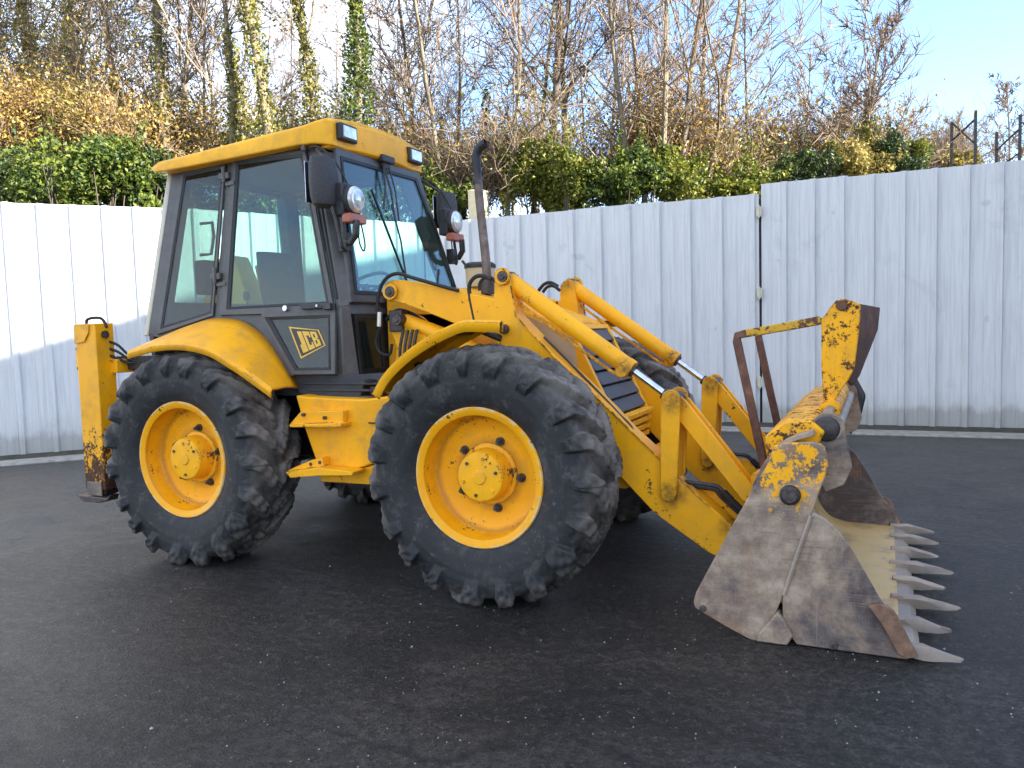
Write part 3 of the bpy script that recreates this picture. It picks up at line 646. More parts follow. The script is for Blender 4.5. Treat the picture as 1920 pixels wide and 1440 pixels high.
# roof cap
def roof():
    rows = []; XR = [-2.86, -2.80, -2.5, -2.1, -1.7, -1.52, -1.42, -1.36, -1.325]
    yb = [.70, .715, .71, .70, .69, .675, .64, .60, .56]; zl = [2.735, 2.72, 2.725, 2.74, 2.755, 2.765, 2.77, 2.765, 2.762]
    zt = [2.79, 2.805, 2.825, 2.855, 2.885, 2.90, 2.93, 2.95, 2.945]
    for x, y, a, b in zip(XR, yb, zl, zt):
        rows.append([(x, -y, a), (x, -y-.004, a+.03), (x, -y+.01, b-.02), (x, -y+.035, b-.004), (x, -y*.5, b+.03), (x, 0, b+.04), (x, y*.5, b+.03), (x, y-.035, b-.004), (x, y-.01, b-.02), (x, y+.004, a+.03), (x, y, a), (x, 0, a+.01)])
    m = MB(); m.loft(rows, closed=True, capends=True); return m
roof().build('roof', 'paint_roof', BL, bevel=.008, seg=2)
# visor on the roof front with two square work lamps
vis = MB(); rows = []
for k in range(13):
    y = -.575+1.15*k/12; q = abs(y)/.575; xf = -1.30-.05*q**2; zt = 2.965-.055*q**2
    rows.append([(xf-.10, y, zt-.01), (xf-.02, y, zt), (xf, y, zt-.015), (xf+.012, y, 2.86-.03*q**2), (xf+.0, y, 2.775-.02*q**2), (xf-.02, y, 2.762-.02*q**2), (xf-.10, y, 2.762)])
vis.loft(rows, closed=True, capends=True); visor = vis.build('visor', 'paint', BL, bevel=.004)
for y in (-.425, .425):
    w_ = MB(); w_.box((-1.335, y, 2.865), (.10, .19, .115)); h_ = w_.build('work_lamp', 'black_plastic', BL, bevel=.012, seg=3)
    MB().box((-1.285, y+.005, 2.866), (.012, .145, .082)).build('lens', 'lens', h_, bevel=.006)
MB().box((-1.268, .20, 2.865), (.003, .13, .07)).build('roof_sticker', 'decal_worn', BL) if 'decal_worn' in M else None
# wipers
wm = MB(); wm.lathe([(-.05, .035), (0, .05), (.03, .045)], (-1.33, .03, 2.745), 16, 'x'); wm.box((-1.30, .03, 2.77), (.05, .16, .05)); 
wip = wm.build('wiper', 'black_plastic', BL, bevel=.006)
def wsp(y, s_): # point on windscreen, s_ 0 top .. 1 bottom
    return V(wt.x+(wb.x-wt.x)*s_, y, wt.z+(wb.z-wt.z)*s_)+WN*.05
for (y0, s0, y1, s1, r_) in ((-.0, -.02, -.02, .42, .008), (.07, -.02, .03, .42, .006), (-.02, .30, -.06, .86, .007), (.0, .0, -.14, .35, .007)):
    MB().tube([wsp(y0, s0), wsp((y0+y1)/2+.01, (s0+s1)/2)+WN*.012, wsp(y1, s1)], r_, 6).build('wiper_arm', 'black_plastic', wip)
MB().slab([wsp(-.22, .22)-WN*.02, wsp(-.212, .215)-WN*.02, wsp(-.02, .93)-WN*.02, wsp(-.028, .935)-WN*.02], WN*.015).build('wiper_blade', 'rubber', wip)
# mirrors with road lamps
def mirror():
    m = MB(); a, b = Vector((-1.285, -0.74, 2.663)), Vector((-1.186, -0.8, 2.374))
    c_ = V(-1.235, -.79, 2.475); rows = []
    for k, (z, w, d) in enumerate(((.155, .085, .04), (.15, .10, .055), (.10, .112, .065), (0, .115, .07), (-.10, .112, .065), (-.145, .098, .055), (-.16, .065, .035))):
        rows.append([(c_.x+.03*(z < 0)*0+d*math.cos(t_)*1.1-.02*z, c_.y+w*math.sin(t_), c_.z+z) for t_ in [i*2*math.pi/16 for i in range(16)]])
    m.loft(rows, closed=True, capends=True); return m
for s_, m in ((-1, mirror()), (1, mirror().mirrored())):
    q = m.build('mirror', 'mirror_shell', BL, bevel=0)
    MB().box((-1.315, s_*.79, 2.475), (.006, .17, .26)).build('mirror_glass', 'chrome', q, bevel=.01)
    arm = MB(); arm2 = MB(); arm.tube([(-1.20, s_*.78, 2.36), (-1.17, s_*.77, 2.25), (-1.14, s_*.755, 2.06), (-1.13, s_*.72, 2.04)], .013, 8); arm.tube([(-1.15, s_*.70, 2.1), (-1.10, s_*.72, 2.09), (-1.06, s_*.71, 2.14), (-1.06, s_*.70, 2.23)], .024, 10)
    arm2.tube([(-1.42, s_*.60, 2.76), (-1.38, s_*.66, 2.72), (-1.25, s_*.74, 2.62)], .012, 8).build('mirror_stay', 'dark_metal', BL)
    arm.box((-1.16, s_*.70, 2.10), (.06, .05, .12)); arm.build('mirror_bracket', 'dark_metal', BL, bevel=.005)
    lp = MB(); lp.lathe([(-.09, .03), (-.08, .07), (-.03, .096), (.02, .098), (.032, .094)], (-1.115, s_*.665, 2.365), 28, 'x'); lp.box((-1.155, s_*.665, 2.365), (.08, .19, .21))
    hl = lp.build('road_lamp', 'black_plastic', BL, bevel=.012)
    MB().lathe([(0, .088), (.012, .082), (.026, .055), (.03, .01)], (-1.082, s_*.665, 2.367), 32, 'x').build('lens', 'lens', hl)
    MB().box((-1.10, s_*.665, 2.245), (.07, .18, .06)).build('indicator', 'amber', BL, bevel=.008)
    MB().tube([(-1.09, s_*.64, 2.22), (-1.08, s_*.65, 2.10), (-1.07, s_*.62, 2.04), (-1.08, s_*.59, 2.10), (-1.1, s_*.60, 2.24)], .005, 6, smooth=5).build('lamp_cable', 'rubber', BL)
    MB().tube([(-1.5, s_*.62, 2.73), (-1.42, s_*.66, 2.745), (-1.33, s_*.67, 2.72), (-1.22, s_*.68, 2.62), (-1.12, s_*.68, 2.45)], .0055, 6, smooth=5).build('lamp_cable', 'rubber', BL)
both(lambda: MB().lathe([(0, .02), (.09, .016), (.095, .006)], (-1.50, -.645, 2.73), 10, 'z'), 'roof_bracket', 'pin_steel', BL)
# stay bars in front of the windscreen, right hand side
MB().tube([(-1.06, .70, 2.06), (-.90, .72, 1.86)], .011, 8).build('stay_bar', 'dark_metal', BL)
# interior
st_ = MB(); st_.box((-2.05, .02, 1.50), (.52, .50, .16)); st_.box((-2.0, .02, 1.32), (.4, .36, .26)); 
rows = []
for k in range(9):
    q = k/8; z = 1.54+.62*q; w = .25-.05*q**3; x = -2.26-.13*q
    rows.append([(x+.07*math.cos(a)*(1 if math.cos(a) > 0 else .8), .02+w*math.sin(a), z) for a in [i*2*math.pi/14 for i in range(14)]])
st_.loft(rows, closed=True, capends=True); st_.build('seat', 'seat', BL, bevel=.03, seg=3)
for y in (-.27, .31): MB().box((-2.05, y, 1.72), (.34, .06, .06)).build('armrest', 'seat', BL, bevel=.02, seg=3)
sw = MB(); tc = V(-1.52, 0, 1.86); ta = V(-.45, 0, .9).normalized(); tb = V(0, 1, 0); tcx = ta.cross(tb)
sw.tube([tc+.19*(math.cos(i*math.pi/12)*tb+math.sin(i*math.pi/12)*tcx) for i in range(25)], .013, 8); sw.tube([tc-.19*tb, tc, tc+.19*tb], .012, 6); sw.cyl(tc, tc-ta*.3, .03, 12)
sw.build('steering_wheel', 'black_plastic', BL)
MB().prism([(-1.16, 1.13), (-1.14, 1.70), (-1.30, 1.78), (-1.50, 1.72), (-1.42, 1.5), (-1.4, 1.13)], -.22, .22).build('front_console', 'black_plastic', BL, bevel=.02)
MB().box((-1.9, .52, 1.4), (1.1, .26, .56)).build('side_console', 'black_plastic', BL, bevel=.03)
MB().box((-2.45, -.5, 1.42), (.5, .3, .3)).build('rear_console', 'beige', BL, bevel=.03)
for k, (x, y) in enumerate(((-2.55, -.12), (-2.55, .14), (-1.35, -.45))):
    MB().tube([(x, y, 1.4), (x-.02, y, 1.80)], .010, 6).lathe([(0, .02), (.03, .03), (.07, .02)], (x-.02, y, 1.79), 12, 'z').build('lever', 'black_plastic', BL)
MB().tube([Vector((-2.583, -0.655, 2.35))+V(0, .12, 0), Vector((-2.466, -0.656, 2.348))+V(0, .12, 0), Vector((-2.44, -0.673, 2.245))+V(0, .12, 0), Vector((-2.453, -0.695, 2.115))+V(0, .12, 0), Vector((-2.558, -0.696, 2.115))+V(0, .12, 0)], .012, 8).build('grab_handle', 'dark_metal', BL)
MB().box((-2.66, -.42, 1.96), (.12, .16, .26)).build('speaker', 'black_plastic', BL, bevel=.02)
# maker's mark on the lower door glass
def quadmap(q, u, v):
    a, b, c_, d = [Vector(p) for p in q]; return (a*(1-u)+b*u)*(1-v)+(d*(1-u)+c_*u)*v
LQ = [(-1.566, -0.79, 1.561), (-1.316, -0.794, 1.534), (-1.252, -0.811, 1.433), (-1.446, -0.826, 1.349)]
def region(rects, q, off, th=.0006):
    m = MB()
    for r_ in rects:
        pts_ = [(r_[0], r_[1]), (r_[2], r_[1]), (r_[2], r_[3]), (r_[0], r_[3])] if len(r_) == 4 else r_
        m.slab([quadmap(q, u, v)+CN*off for u, v in pts_], CN*th)
    return m
for sgn in (0, 1):
    f_ = (lambda m: m.mirrored()) if sgn else (lambda m: m)
    lg = f_(region([(0, 0, 1, 1)], LQ, .0118)).build('logo_panel', 'decal_dark', BL)
    LQi = [quadmap(LQ, .07, .07), quadmap(LQ, .93, .07), quadmap(LQ, .93, .93), quadmap(LQ, .07, .93)]
    f_(MB().ring([Vector(p)+CN*.0126 for p in LQ], [quadmap(LQ, u, v)+CN*.0126 for u, v in ((.045, .045), (.955, .045), (.955, .955), (.045, .955))], CN*.0006)).build('logo_border', 'decal_yellow', lg)
    J = [(.16, .08, .335, .86), (.08, .66, .16, .92), (.08, .86, .30, .94)]
    J = [(.175, .08, .345, .80), (.10, .62, .20, .78), (.10, .77, .345, .94)]
    Cc = [(.385, .07, .485, .94), (.485, .07, .64, .27), (.485, .74, .64, .94), (.585, .27, .64, .38), (.585, .63, .64, .74)]
    B = [(.68, .07, .76, .94), (.76, .07, .87, .22), (.76, .42, .87, .58), (.76, .78, .87, .94), (.83, .07, .93, .46), (.83, .54, .93, .94)]
    f_(region(J+Cc+B, LQi, .0127)).build('logo_letters', 'decal_yellow', lg)
# ---- bonnet and nose
NZ = [(-1.05, 1.78), (-.45, 1.80), (.10, 1.585), (.262, 1.515)]      # top line X,Z
bn = MB(); rows = []
for x, z in [(-1.08, 1.80), (-.6, 1.775), (-.2, 1.70), (.0, 1.625), (.15, 1.57), (.235, 1.525)]:
    w = .37; rows.append([(x, -w, 1.0), (x, -w, z-.07), (x, -w+.02, z-.025), (x, -w+.07, z), (x, 0, z+.025), (x, w-.07, z), (x, w-.02, z-.025), (x, w, z-.07), (x, w, 1.0)])
bn.loft(rows, closed=True, capends=True); bn.build('bonnet', 'paint_clean', BL, bevel=.01)
both(lambda: MB().slab([(-0.037, -0.372, 1.593), (0.281, -0.372, 1.438), (0.311, -0.372, 1.255), (0.084, -0.372, 1.389)], (0, -.006, 0)), 'bonnet_side_mesh', 'beige', BL)
# grille: slanted front with bars
G0, G1 = V(.262, 0, 1.515), V(.54, 0, .945); gd = (G1-G0); gl_ = gd.length; gu = gd.normalized(); gn = V(-gu.z, 0, gu.x)
if gn.x < 0: gn = -gn
def gq(y, s_, d=0): p = G0+gu*s_*gl_+gn*d; return V(p.x, y, p.z)
MB().ring([gq(-.375, -.01), gq(.375, -.01), gq(.375, 1.0), gq(-.375, 1.0)], [gq(-.33, .04), gq(.33, .04), gq(.33, .985), gq(-.33, .985)], -gn*.16).build('nose_frame', 'paint', BL, bevel=.008, seg=3)
MB().prism([(.20, 1.50), (.262, 1.50), (.50, 1.0), (.45, .9), (.1, .9)], -.374, -.33).prism([(.20, 1.50), (.262, 1.50), (.50, 1.0), (.45, .9), (.1, .9)], .33, .374).build('nose_side', 'paint', BL, bevel=.006)
for k in range(6):
    a, b = .045+.155*k, .045+.155*(k+1)-.012
    MB().slab([gq(-.325, a, -.01), gq(.325, a, -.01), gq(.325, b, .008), gq(-.325, b, .008)], -gn*.02).build('grille_bar', 'grille_grey', BL, bevel=.004)
MB().slab([gq(-.33, .03, -.04), gq(.33, .03, -.04), gq(.33, .99, -.04), gq(-.33, .99, -.04)], -gn*.01).build('grille_backing', 'rubber', BL)
for k in range(4):
    z = .93-.052*k
    MB().box((.53-.01*k, 0, z), (.10, .72, .034)).build('front_louvre', 'paint', BL, bevel=.006)
MB().box((.44, 0, .84), (.12, .66, .22)).box((.30, 0, .72), (.4, .55, .12)).build('front_weight', 'paint_worn', BL, bevel=.01)
# exhaust and pre-cleaner
EX = MB(); EX.tube([(-0.352, -0.27, 1.736), (-0.353, -0.27, 1.917), (-0.375, -0.27, 2.195), (-0.391, -0.27, 2.403), (-0.4, -0.27, 2.576), (-0.402, -0.27, 2.638), (-0.377, -0.27, 2.686), (-0.329, -0.27, 2.71)], [.028, .028, .027, .027, .027, .027, .028, .029], 18, smooth=4, caps=False); EX.build('exhaust_pipe', 'exhaust', BL, solid=.003)
MB().cyl((-0.348, -0.27, 1.736), (-0.348, -0.27, 1.84), .045, 20).build('exhaust_base', 'pin_steel', BL, bevel=.004)
MB().cyl((-0.397, -0.27, 2.452), (-0.4, -0.27, 2.48), .031, 18).build('exhaust_clamp', 'dark_metal', BL)
pc = Vector((-0.566, 0.05, 1.836)); MB().lathe([(-.03, .095), (0, .10), (.10, .105), (.105, .10)], pc, 28, 'z').build('air_cleaner', 'beige', BL, bevel=.004)
MB().lathe([(.10, .112), (.125, .112), (.14, .09), (.145, .01)], pc, 28, 'z').build('air_cleaner_lid', 'black_plastic', BL, bevel=.004)

# ---- loader: arms, rams, levers, links
AO, AI = -.61, -.47
armp = [(-0.94, 1.778), (-0.921, 1.825), (-0.862, 1.846), (-0.765, 1.834), (-0.607, 1.802), (-0.397, 1.756), (-0.137, 1.692), (-0.129, 1.808), (-0.103, 1.842), (-0.063, 1.852), (-0.028, 1.837), (-0.02, 1.777), (-0.005, 1.687), (0.003, 1.591), (0.074, 1.519), (0.251, 1.341), (0.415, 1.197), (0.58, 1.04), (0.71, 0.905), (0.886, 0.751), (0.986, 0.627), (1.143, 0.509), (1.262, 0.408), (1.262, 0.335), (1.175, 0.228), (1.126, 0.251), (0.835, 0.444), (0.657, 0.623), (0.439, 0.838), (0.21, 1.072), (-0.027, 1.341), (-0.15, 1.434), (-0.221, 1.494), (-0.387, 1.538), (-0.615, 1.628), (-0.832, 1.701), (-0.902, 1.704)]
def arm():
    m = MB(); m.prism(armp, AO, AI); return m
arms = both(arm, 'loader_arm', 'paint', BL, bevel=.006)
# pocket between the ears at the tip of the upright
def toplate():
    m = MB(); m.slab([(x, -.615, z) for x, z in [(1.03, 0.631), (1.189, 0.538), (1.301, 0.443), (1.172, 0.299), (0.91, 0.549)]], (0, -.008, 0)); return m
def ribs():
    m = MB(); p = [V(x, AO-.004, z) for x, z in [(-0.02, 1.764), (-0.005, 1.687), (0.006, 1.584), (0.251, 1.332), (0.58, 1.031), (0.886, 0.742), (1.143, 0.503)]]
    m.tube(p, .006, 6); return m
both(ribs, 'edge_weld', 'paint_worn', BL)
def bosses(px, y0, r): return [MB().cyl((x, y0, z), (x, y0-.022, z), r, 22) for x, z in px]
both(lambda: bosses([(-0.875, 1.767), (-0.067, 1.823)], AO-.003, .052), 'pin_boss', 'paint_worn', BL, bevel=.004)
def pins():
    out = []
    for x, z, r in [(*(-0.869, 1.767), .036), (*(-0.062, 1.822), .034), (*(-0.823, 1.584), .034), (*(-0.068, 1.507), .030), (*(0.936, 0.57), .034), (*(0.958, 1.094), .036)]:
        out.append(MB().lathe([(0, r*.5), (.010, r*.5), (.0101, r), (.16, r)], (x, AO-.044, z), 18))
    return out
both(pins, 'pivot_pin', 'pin_steel', BL, bevel=.003)
# loader tower under the arm root
def tower():
    m = MB(); m.prism([(-0.936, 1.545), (-0.892, 1.603), (-0.833, 1.626), (-0.761, 1.602), (-0.645, 1.493), (-0.663, 1.091), (-0.9, 1.089), (-0.891, 1.447)], -.57, -.40); return m
both(tower, 'loader_tower', 'paint', BL, bevel=.008)
both(lambda: MB().tube([(-0.845, -0.53, 1.581), (-0.435, -0.53, 1.437), (-0.068, -0.53, 1.233)], .052, 18), 'lift_ram', 'paint', BL)
# tipping rams
def ramd():
    a, b = V(-.09, -.54, 1.83), V(.95, -.54, 1.10); return a, b
RA = V((-0.091, 1.822)[0], -.54, (-0.091, 1.822)[1]); RE = V((0.702, 1.25)[0], -.54, (0.702, 1.25)[1]); RC = V((0.934, 1.081)[0], -.54, (0.934, 1.081)[1])
rdv = (RE-RA).normalized(); rnn = V(rdv.z, 0, -rdv.x)
for s_ in (0, 1):
    g = (lambda m: m.mirrored()) if s_ else (lambda m: m)
    ram = g(MB().tube([RA-rdv*.02, RA+rdv*.03, RA+rdv*.04, RE-rdv*.05, RE-rdv*.045, RE], [.04, .05, .052, .052, .056, .056], 24)).build('tipping_ram', 'paint', BL, bevel=.003)
    g(MB().tube([RE, RE+rdv*.012], .040, 20)).build('gland', 'dark_metal', ram)
    g(MB().tube([RE, RC-rdv*.03], .021, 20)).build('ram_rod', 'chrome', ram)
    g(MB().cyl(RC-rdv*.07, RC-rdv*.02, .034, 16).cyl(RC+V(0, -.035, 0), RC+V(0, .035, 0), .048, 20)).build('rod_eye', 'dark_metal', ram, bevel=.004)
    pa, pb = RA+rnn*.078+rdv*.05, RE+rnn*.078-rdv*.10
    g(MB().tube([pa-rnn*.02, pa, pb, pb-rnn*.03+rdv*.03], .010, 8, smooth=3)).build('ram_pipe', 'paint_worn', ram)
    g(MB().cyl(RE-rdv*.06+V(0, -.06, -.035), RE-rdv*.06+V(0, .02, -.035), .036, 18)).build('port_boss', 'paint', ram, bevel=.003)
# upright lever (two plates) and link bar to the bucket
def lever_():
    m = MB(); o = [(0.892, 1.093), (0.904, 1.131), (0.938, 1.15), (0.973, 1.144), (0.997, 1.115), (0.999, 1.058), (0.975, 0.624), (0.971, 0.564), (0.953, 0.529), (0.916, 0.521), (0.886, 0.543), (0.881, 0.604)]
    m.prism(o, -.655, -.625); m.prism(o, -.46, -.435); m.box((.955, -.545, .82), (.03, .16, .38)); return m
both(lever_, 'tipping_lever', 'paint', BL, bevel=.006)
def link_():
    m = MB(); o = [(0.908, 1.104), (0.932, 1.132), (0.974, 1.123), (1.016, 1.087), (1.19, 0.865), (1.37, 0.634), (1.381, 0.576), (1.353, 0.535), (1.319, 0.545), (1.131, 0.785), (0.984, 0.967), (0.919, 1.044)]
    m.prism(o, -.60, -.575); m.prism(o, -.50, -.475); m.prism([(1.015, 1.036), (1.308, 0.645), (1.296, 0.6), (1.003, 0.991)], -.58, -.49); return m
both(link_, 'tipping_link', 'paint', BL, bevel=.005)
MB().cyl((.62, -.5, .62), (.62, .5, .62), .07, 24).build('cross_tube', 'paint', BL)
MB().tube([(.10, -.5, 1.18), (.10, .5, 1.18)], .03, 12).build('torsion_bar', 'dark_metal', BL)
# pipes on the arm
both(lambda: MB().tube([((0.161, -0.55, 1.452)), ((0.458, -0.55, 1.164)), ((0.633, -0.55, 0.985)), ((0.693, -0.55, 0.925)), ((0.729, -0.55, 0.833))], .0075, 6, smooth=2), 'arm_pipe', 'dark_metal', BL)
both(lambda: MB().tube([(0.992, -0.53, 0.618), (1.07, -0.53, 0.613), (1.164, -0.53, 0.604), (1.198, -0.53, 0.579), (1.307, -0.53, 0.482)], .013, 8, smooth=2).tube([(0.997, -0.5, 0.597), (1.063, -0.5, 0.583), (1.152, -0.5, 0.576), (1.181, -0.5, 0.542), (1.282, -0.5, 0.452)], .011, 8, smooth=2), 'bucket_hose', 'dark_metal', BL)
both(lambda: MB().tube([(1.204, -0.53, 0.573), (1.25, -0.53, 0.528)], .021, 10).tube([(1.256, -0.53, 0.523), (1.301, -0.53, 0.481)], .018, 10), 'hose_coupling', 'rubber', BL)
both(lambda: MB().slab([(1.027, -0.47, 0.602), (1.182, -0.47, 0.59), (1.297, -0.47, 0.468), (1.239, -0.47, 0.372), (1.115, -0.47, 0.476), (0.953, -0.47, 0.598)], (0, .02, 0)), 'pipe_tray', 'paint_worn', BL)
# hoses
def hz(name, pts_, r_, par=BL, mt='rubber'): return MB().tube(pts_, r_, 8, smooth=6).build(name, mt, par)
hz('hose', [(-0.962, -0.63, 1.547), (-0.975, -0.63, 1.63), (-0.96, -0.63, 1.754), (-0.906, -0.63, 1.847), (-0.811, -0.63, 1.88), (-0.692, -0.63, 1.846), (-0.518, -0.63, 1.794), (-0.368, -0.63, 1.751)], .012)
hz('hose', [(-0.279, -0.6, 1.567), (-0.304, -0.6, 1.699), (-0.308, -0.6, 1.781), (-0.269, -0.6, 1.828), (-0.214, -0.6, 1.835), (-0.156, -0.6, 1.81)], .013)
hz('hose', [(-0.28, -0.52, 1.75), (-0.275, -0.52, 1.799), (-0.236, -0.52, 1.83), (-0.192, -0.52, 1.825), (-0.164, -0.52, 1.794)], .010)
hz('hose', [(-0.293, 0.45, 1.779), (-0.249, 0.45, 1.823), (-0.198, 0.45, 1.833), (-0.14, 0.45, 1.803)], .013); hz('hose', [(-0.247, 0.42, 1.764), (-0.212, 0.42, 1.801), (-0.161, 0.42, 1.806), (-0.113, 0.42, 1.77)], .012)
MB().tube([(-0.958, -0.63, 1.64), (-0.966, -0.63, 1.547)], .018, 10).build('hose_ferrule', 'silver', BL)
hz('hose', [(-0.994, -0.5, 1.589), (-0.95, -0.5, 1.63), (-0.886, -0.5, 1.649), (-0.784, -0.5, 1.617), (-0.685, -0.5, 1.559), (-0.567, -0.5, 1.507)], .014)
hz('hose', [(-0.983, -0.6, 1.536), (-1.017, -0.6, 1.45), (-0.991, -0.6, 1.379), (-0.917, -0.6, 1.361), (-0.893, -0.6, 1.43)], .010)
for k in range(4): hz('hose', [V(-.80+.035*k, -.60, 1.52), V(-.82+.035*k, -.62, 1.38), V(-.83+.035*k, -.60, 1.15)], .010, mt='dark_metal')
MB().box((-.86, -.56, 1.58), (.10, .08, .14)).build('valve_block', 'dark_metal', BL, bevel=.006); MB().box((-.93, -.60, 1.05), (.1, .1, .1)).build('valve_block', 'dark_metal', BL, bevel=.006)
MB().box((-.72, -.12, 1.38), (.5, .5, .5)).build('engine_cover', 'dark_metal', BL, bevel=.01)
MB().lathe([(0, .05), (.012, .052), (.02, .02)], (-.93, -.78, 1.20), 16, 'z').build('mushroom_cap', 'dark_metal', BL)

# ---- stabiliser leg, slide frame and folded boom at the rear
def leg():
    m = MB(); x1 = -3.05; m.box((x1-.105, -1.035, 1.03), (.21, .15, 1.20)); return m
lg_ = both(leg, 'stabiliser_leg', 'paint_leg', BL, bevel=.006)
for s_ in (-1, 1):
    p_ = lg_[0] if s_ < 0 else lg_[1]
    MB().box((-3.155, s_*1.035, .455), (.15, .11, .13)).build('inner_leg', 'dark_metal', p_, bevel=.005)
    MB().prism([(-3.34, .40), (-3.30, .385), (-3.0, .385), (-2.96, .41), (-2.99, .37), (-3.08, .345), (-3.25, .345)], s_*1.035-.11, s_*1.035+.11).build('foot_plate', 'pin_steel', p_, bevel=.006)
    MB().prism([(-3.26, 1.50), (-3.335, 1.46), (-3.335, 1.30), (-3.26, 1.22)], s_*1.035-.03, s_*1.035+.03).build('bracket', 'paint', p_, bevel=.005)
    for z in (1.45, 1.31): MB().cyl((-3.30, s_*1.035-.045, z), (-3.30, s_*1.035+.045, z), .012, 6).build('bracket_bolt', 'pin_steel', p_)
    MB().cyl((-3.045, s_*1.04, 1.55), (-3.03, s_*1.04, 1.55), .028, 16).build('leg_pin', 'pin_steel', p_)
    MB().prism([(-3.258, 1.625), (-3.10, 1.625), (-3.11, 1.56), (-3.16, 1.50), (-3.258, 1.49)], s_*1.113, s_*1.121).build('leg_gusset', 'paint_worn', p_)
    MB().tube([(-3.2, s_*1.06, 1.62), (-3.19, s_*1.06, 1.66), (-3.12, s_*1.05, 1.672), (-3.07, s_*1.03, 1.66), (-3.04, s_*1.02, 1.60)], .011, 8, smooth=5).build('leg_hose', 'rubber', p_)
    MB().box((-3.155, s_*1.116, .44), (.15, .012, .10)).build('wear_pad', 'steel', p_, bevel=.004)
rear = MB(); rear.box((-3.05, 0, 1.32), (.12, 2.0, .10)); rear.box((-3.05, 0, .62), (.14, 2.0, .14)); rear.box((-2.98, -.62, .97), (.10, .35, .66)); rear.box((-2.98, .62, .97), (.10, .35, .66))
rear.box((-2.90, -.75, 1.1), (.25, .24, .3)); rear.build('slide_frame', 'paint_worn', BL, bevel=.008)
MB().box((-2.88, -.86, 1.34), (.45, .10, .10)).box((-2.8, -.82, 1.25), (.2, .1, .12)).build('slide_rail', 'dark_metal', BL, bevel=.005)
for k in range(3): hz('hose', [V(-3.06, -1.0, 1.50-.05*k), V(-3.0, -.97, 1.47-.05*k), V(-2.95, -.93, 1.40-.03*k), V(-2.86, -.88, 1.34), V(-2.75, -.85, 1.33)], .010)
kp = MB(); kp.box((-3.28, .52, 1.0), (.30, .36, .95)); kp.build('kingpost', 'paint', BL, bevel=.02)
boom = MB(); boom.prism([(-3.32, 1.25), (-3.18, 1.15), (-3.06, 1.6), (-3.10, 1.95), (-3.22, 2.22), (-3.36, 2.24), (-3.32, 1.95), (-3.40, 1.65)], .42, .62); boom.build('boom', 'paint', BL, bevel=.015)
dp = MB(); dp.prism([(-3.46, 2.20), (-3.30, 2.24), (-3.50, 1.6), (-3.62, 1.0), (-3.74, 1.02), (-3.70, 1.7)], .44, .60); dp.build('dipper_arm', 'paint', BL, bevel=.015)
MB().tube([(-3.2, .72, 1.35), (-3.16, .72, 1.85)], .05, 16).tube([(-3.16, .72, 1.85), (-3.20, .70, 2.15)], .025, 12).build('boom_ram', 'paint', BL)

# ---- four-in-one bucket
YB = 1.14
BK = empty('bucket', (0, 0, 0), BL)
BK['label'] = 'worn brown steel clam bucket with yellow paint left round its pivot'
pvx, pvz = (1.618, 0.709)
paint('paint_side', chips=.9, dirt=.3, fs=2.4, patch=((pvx+.01, -1.14, pvz+.11), .34), rough=.45)
mA = [(1.547, 0.934), (1.603, 0.949), (1.711, 0.957), (1.747, 0.951), (1.767, 0.933), (1.774, 0.897), (1.781, 0.846), (1.735, 0.709), (1.715, 0.641), (1.643, 0.431), (1.586, 0.235), (1.552, 0.144), (1.508, 0.007), (1.472, -0.014), (1.418, 0.004), (1.318, 0.047), (1.199, 0.106), (1.173, 0.118), (1.166, 0.15), (1.179, 0.199), (1.348, 0.532), (1.484, 0.788), (1.516, 0.843)]
both(lambda: MB().prism(mA, -YB, -YB+.028), 'side_plate', 'paint_side', BK, bevel=.005)
mB = [(1.713, 0.636), (1.767, 0.608), (1.825, 0.557), (1.883, 0.467), (1.998, 0.256), (2.084, 0.139), (2.139, 0.025), (2.101, 0.002), (1.973, -0.026), (1.787, -0.061), (1.698, -0.044), (1.644, -0.007), (1.597, 0.063), (1.581, 0.133), (1.584, 0.243), (1.643, 0.418)]
mB = [(x, max(z, .006)) for x, z in mB]
both(lambda: MB().prism(mB, -YB-.004, -YB+.024), 'clam_side', 'steel', BK, bevel=.005)
mC = [(1.947, 0.236), (1.983, 0.25), (2.024, 0.246), (2.052, 0.223), (2.079, 0.169), (2.145, 0.034), (2.101, 0.018), (2.063, 0.039), (2.007, 0.152)]
mC = [(x, max(z, .01)) for x, z in mC]
plain('steel_rusty', (.22, .13, .085), .6, .3, .5, 18, .4)
both(lambda: MB().prism(mC, -YB-.028, -YB-.0045), 'side_cutter', 'steel_rusty', BK, bevel=.004)
def toe():
    m = MB(); a = [(1.475, -0.001), (1.562, 0.114), (1.595, 0.073), (1.63, 0.007), (1.604, -0.048), (1.465, -0.047)]; a = [(x, max(z+.045, .004)) for x, z in a]
    m.prism(a, -YB-.03, -YB+.05); return m
both(toe, 'toe_block', 'steel', BK, bevel=.008)
both(lambda: MB().tube([((1.708, 0.622)[0], -YB-.004, (1.708, 0.622)[1]), ((1.644, 0.42)[0], -YB-.004, (1.644, 0.42)[1]), ((1.589, 0.237)[0], -YB-.004, (1.589, 0.237)[1])], .012, 8), 'seam_weld', 'steel_shiny', BK)
def boss_():
    m = MB(); m.lathe([(-.028, .030), (-.024, .044), (0, .048)], (pvx, -YB, pvz), 28); return m
both(boss_, 'pivot_ring', 'dark_metal', BK, bevel=.003)
both(lambda: MB().cyl((pvx, -YB-.035, pvz), (pvx, -YB+.1, pvz), .032, 20), 'pivot_pin', 'pin_steel', BK, bevel=.003)
def bb():
    m = []
    for (x, z) in [(1.212, 0.124), (1.806, -0.028)]: m.append(MB().cyl((x, -YB-.014, max(z, .03)), (x, -YB, max(z, .03)), .016, 14))
    return m
both(bb, 'plate_bolt', 'pin_steel', BK, bevel=.003)
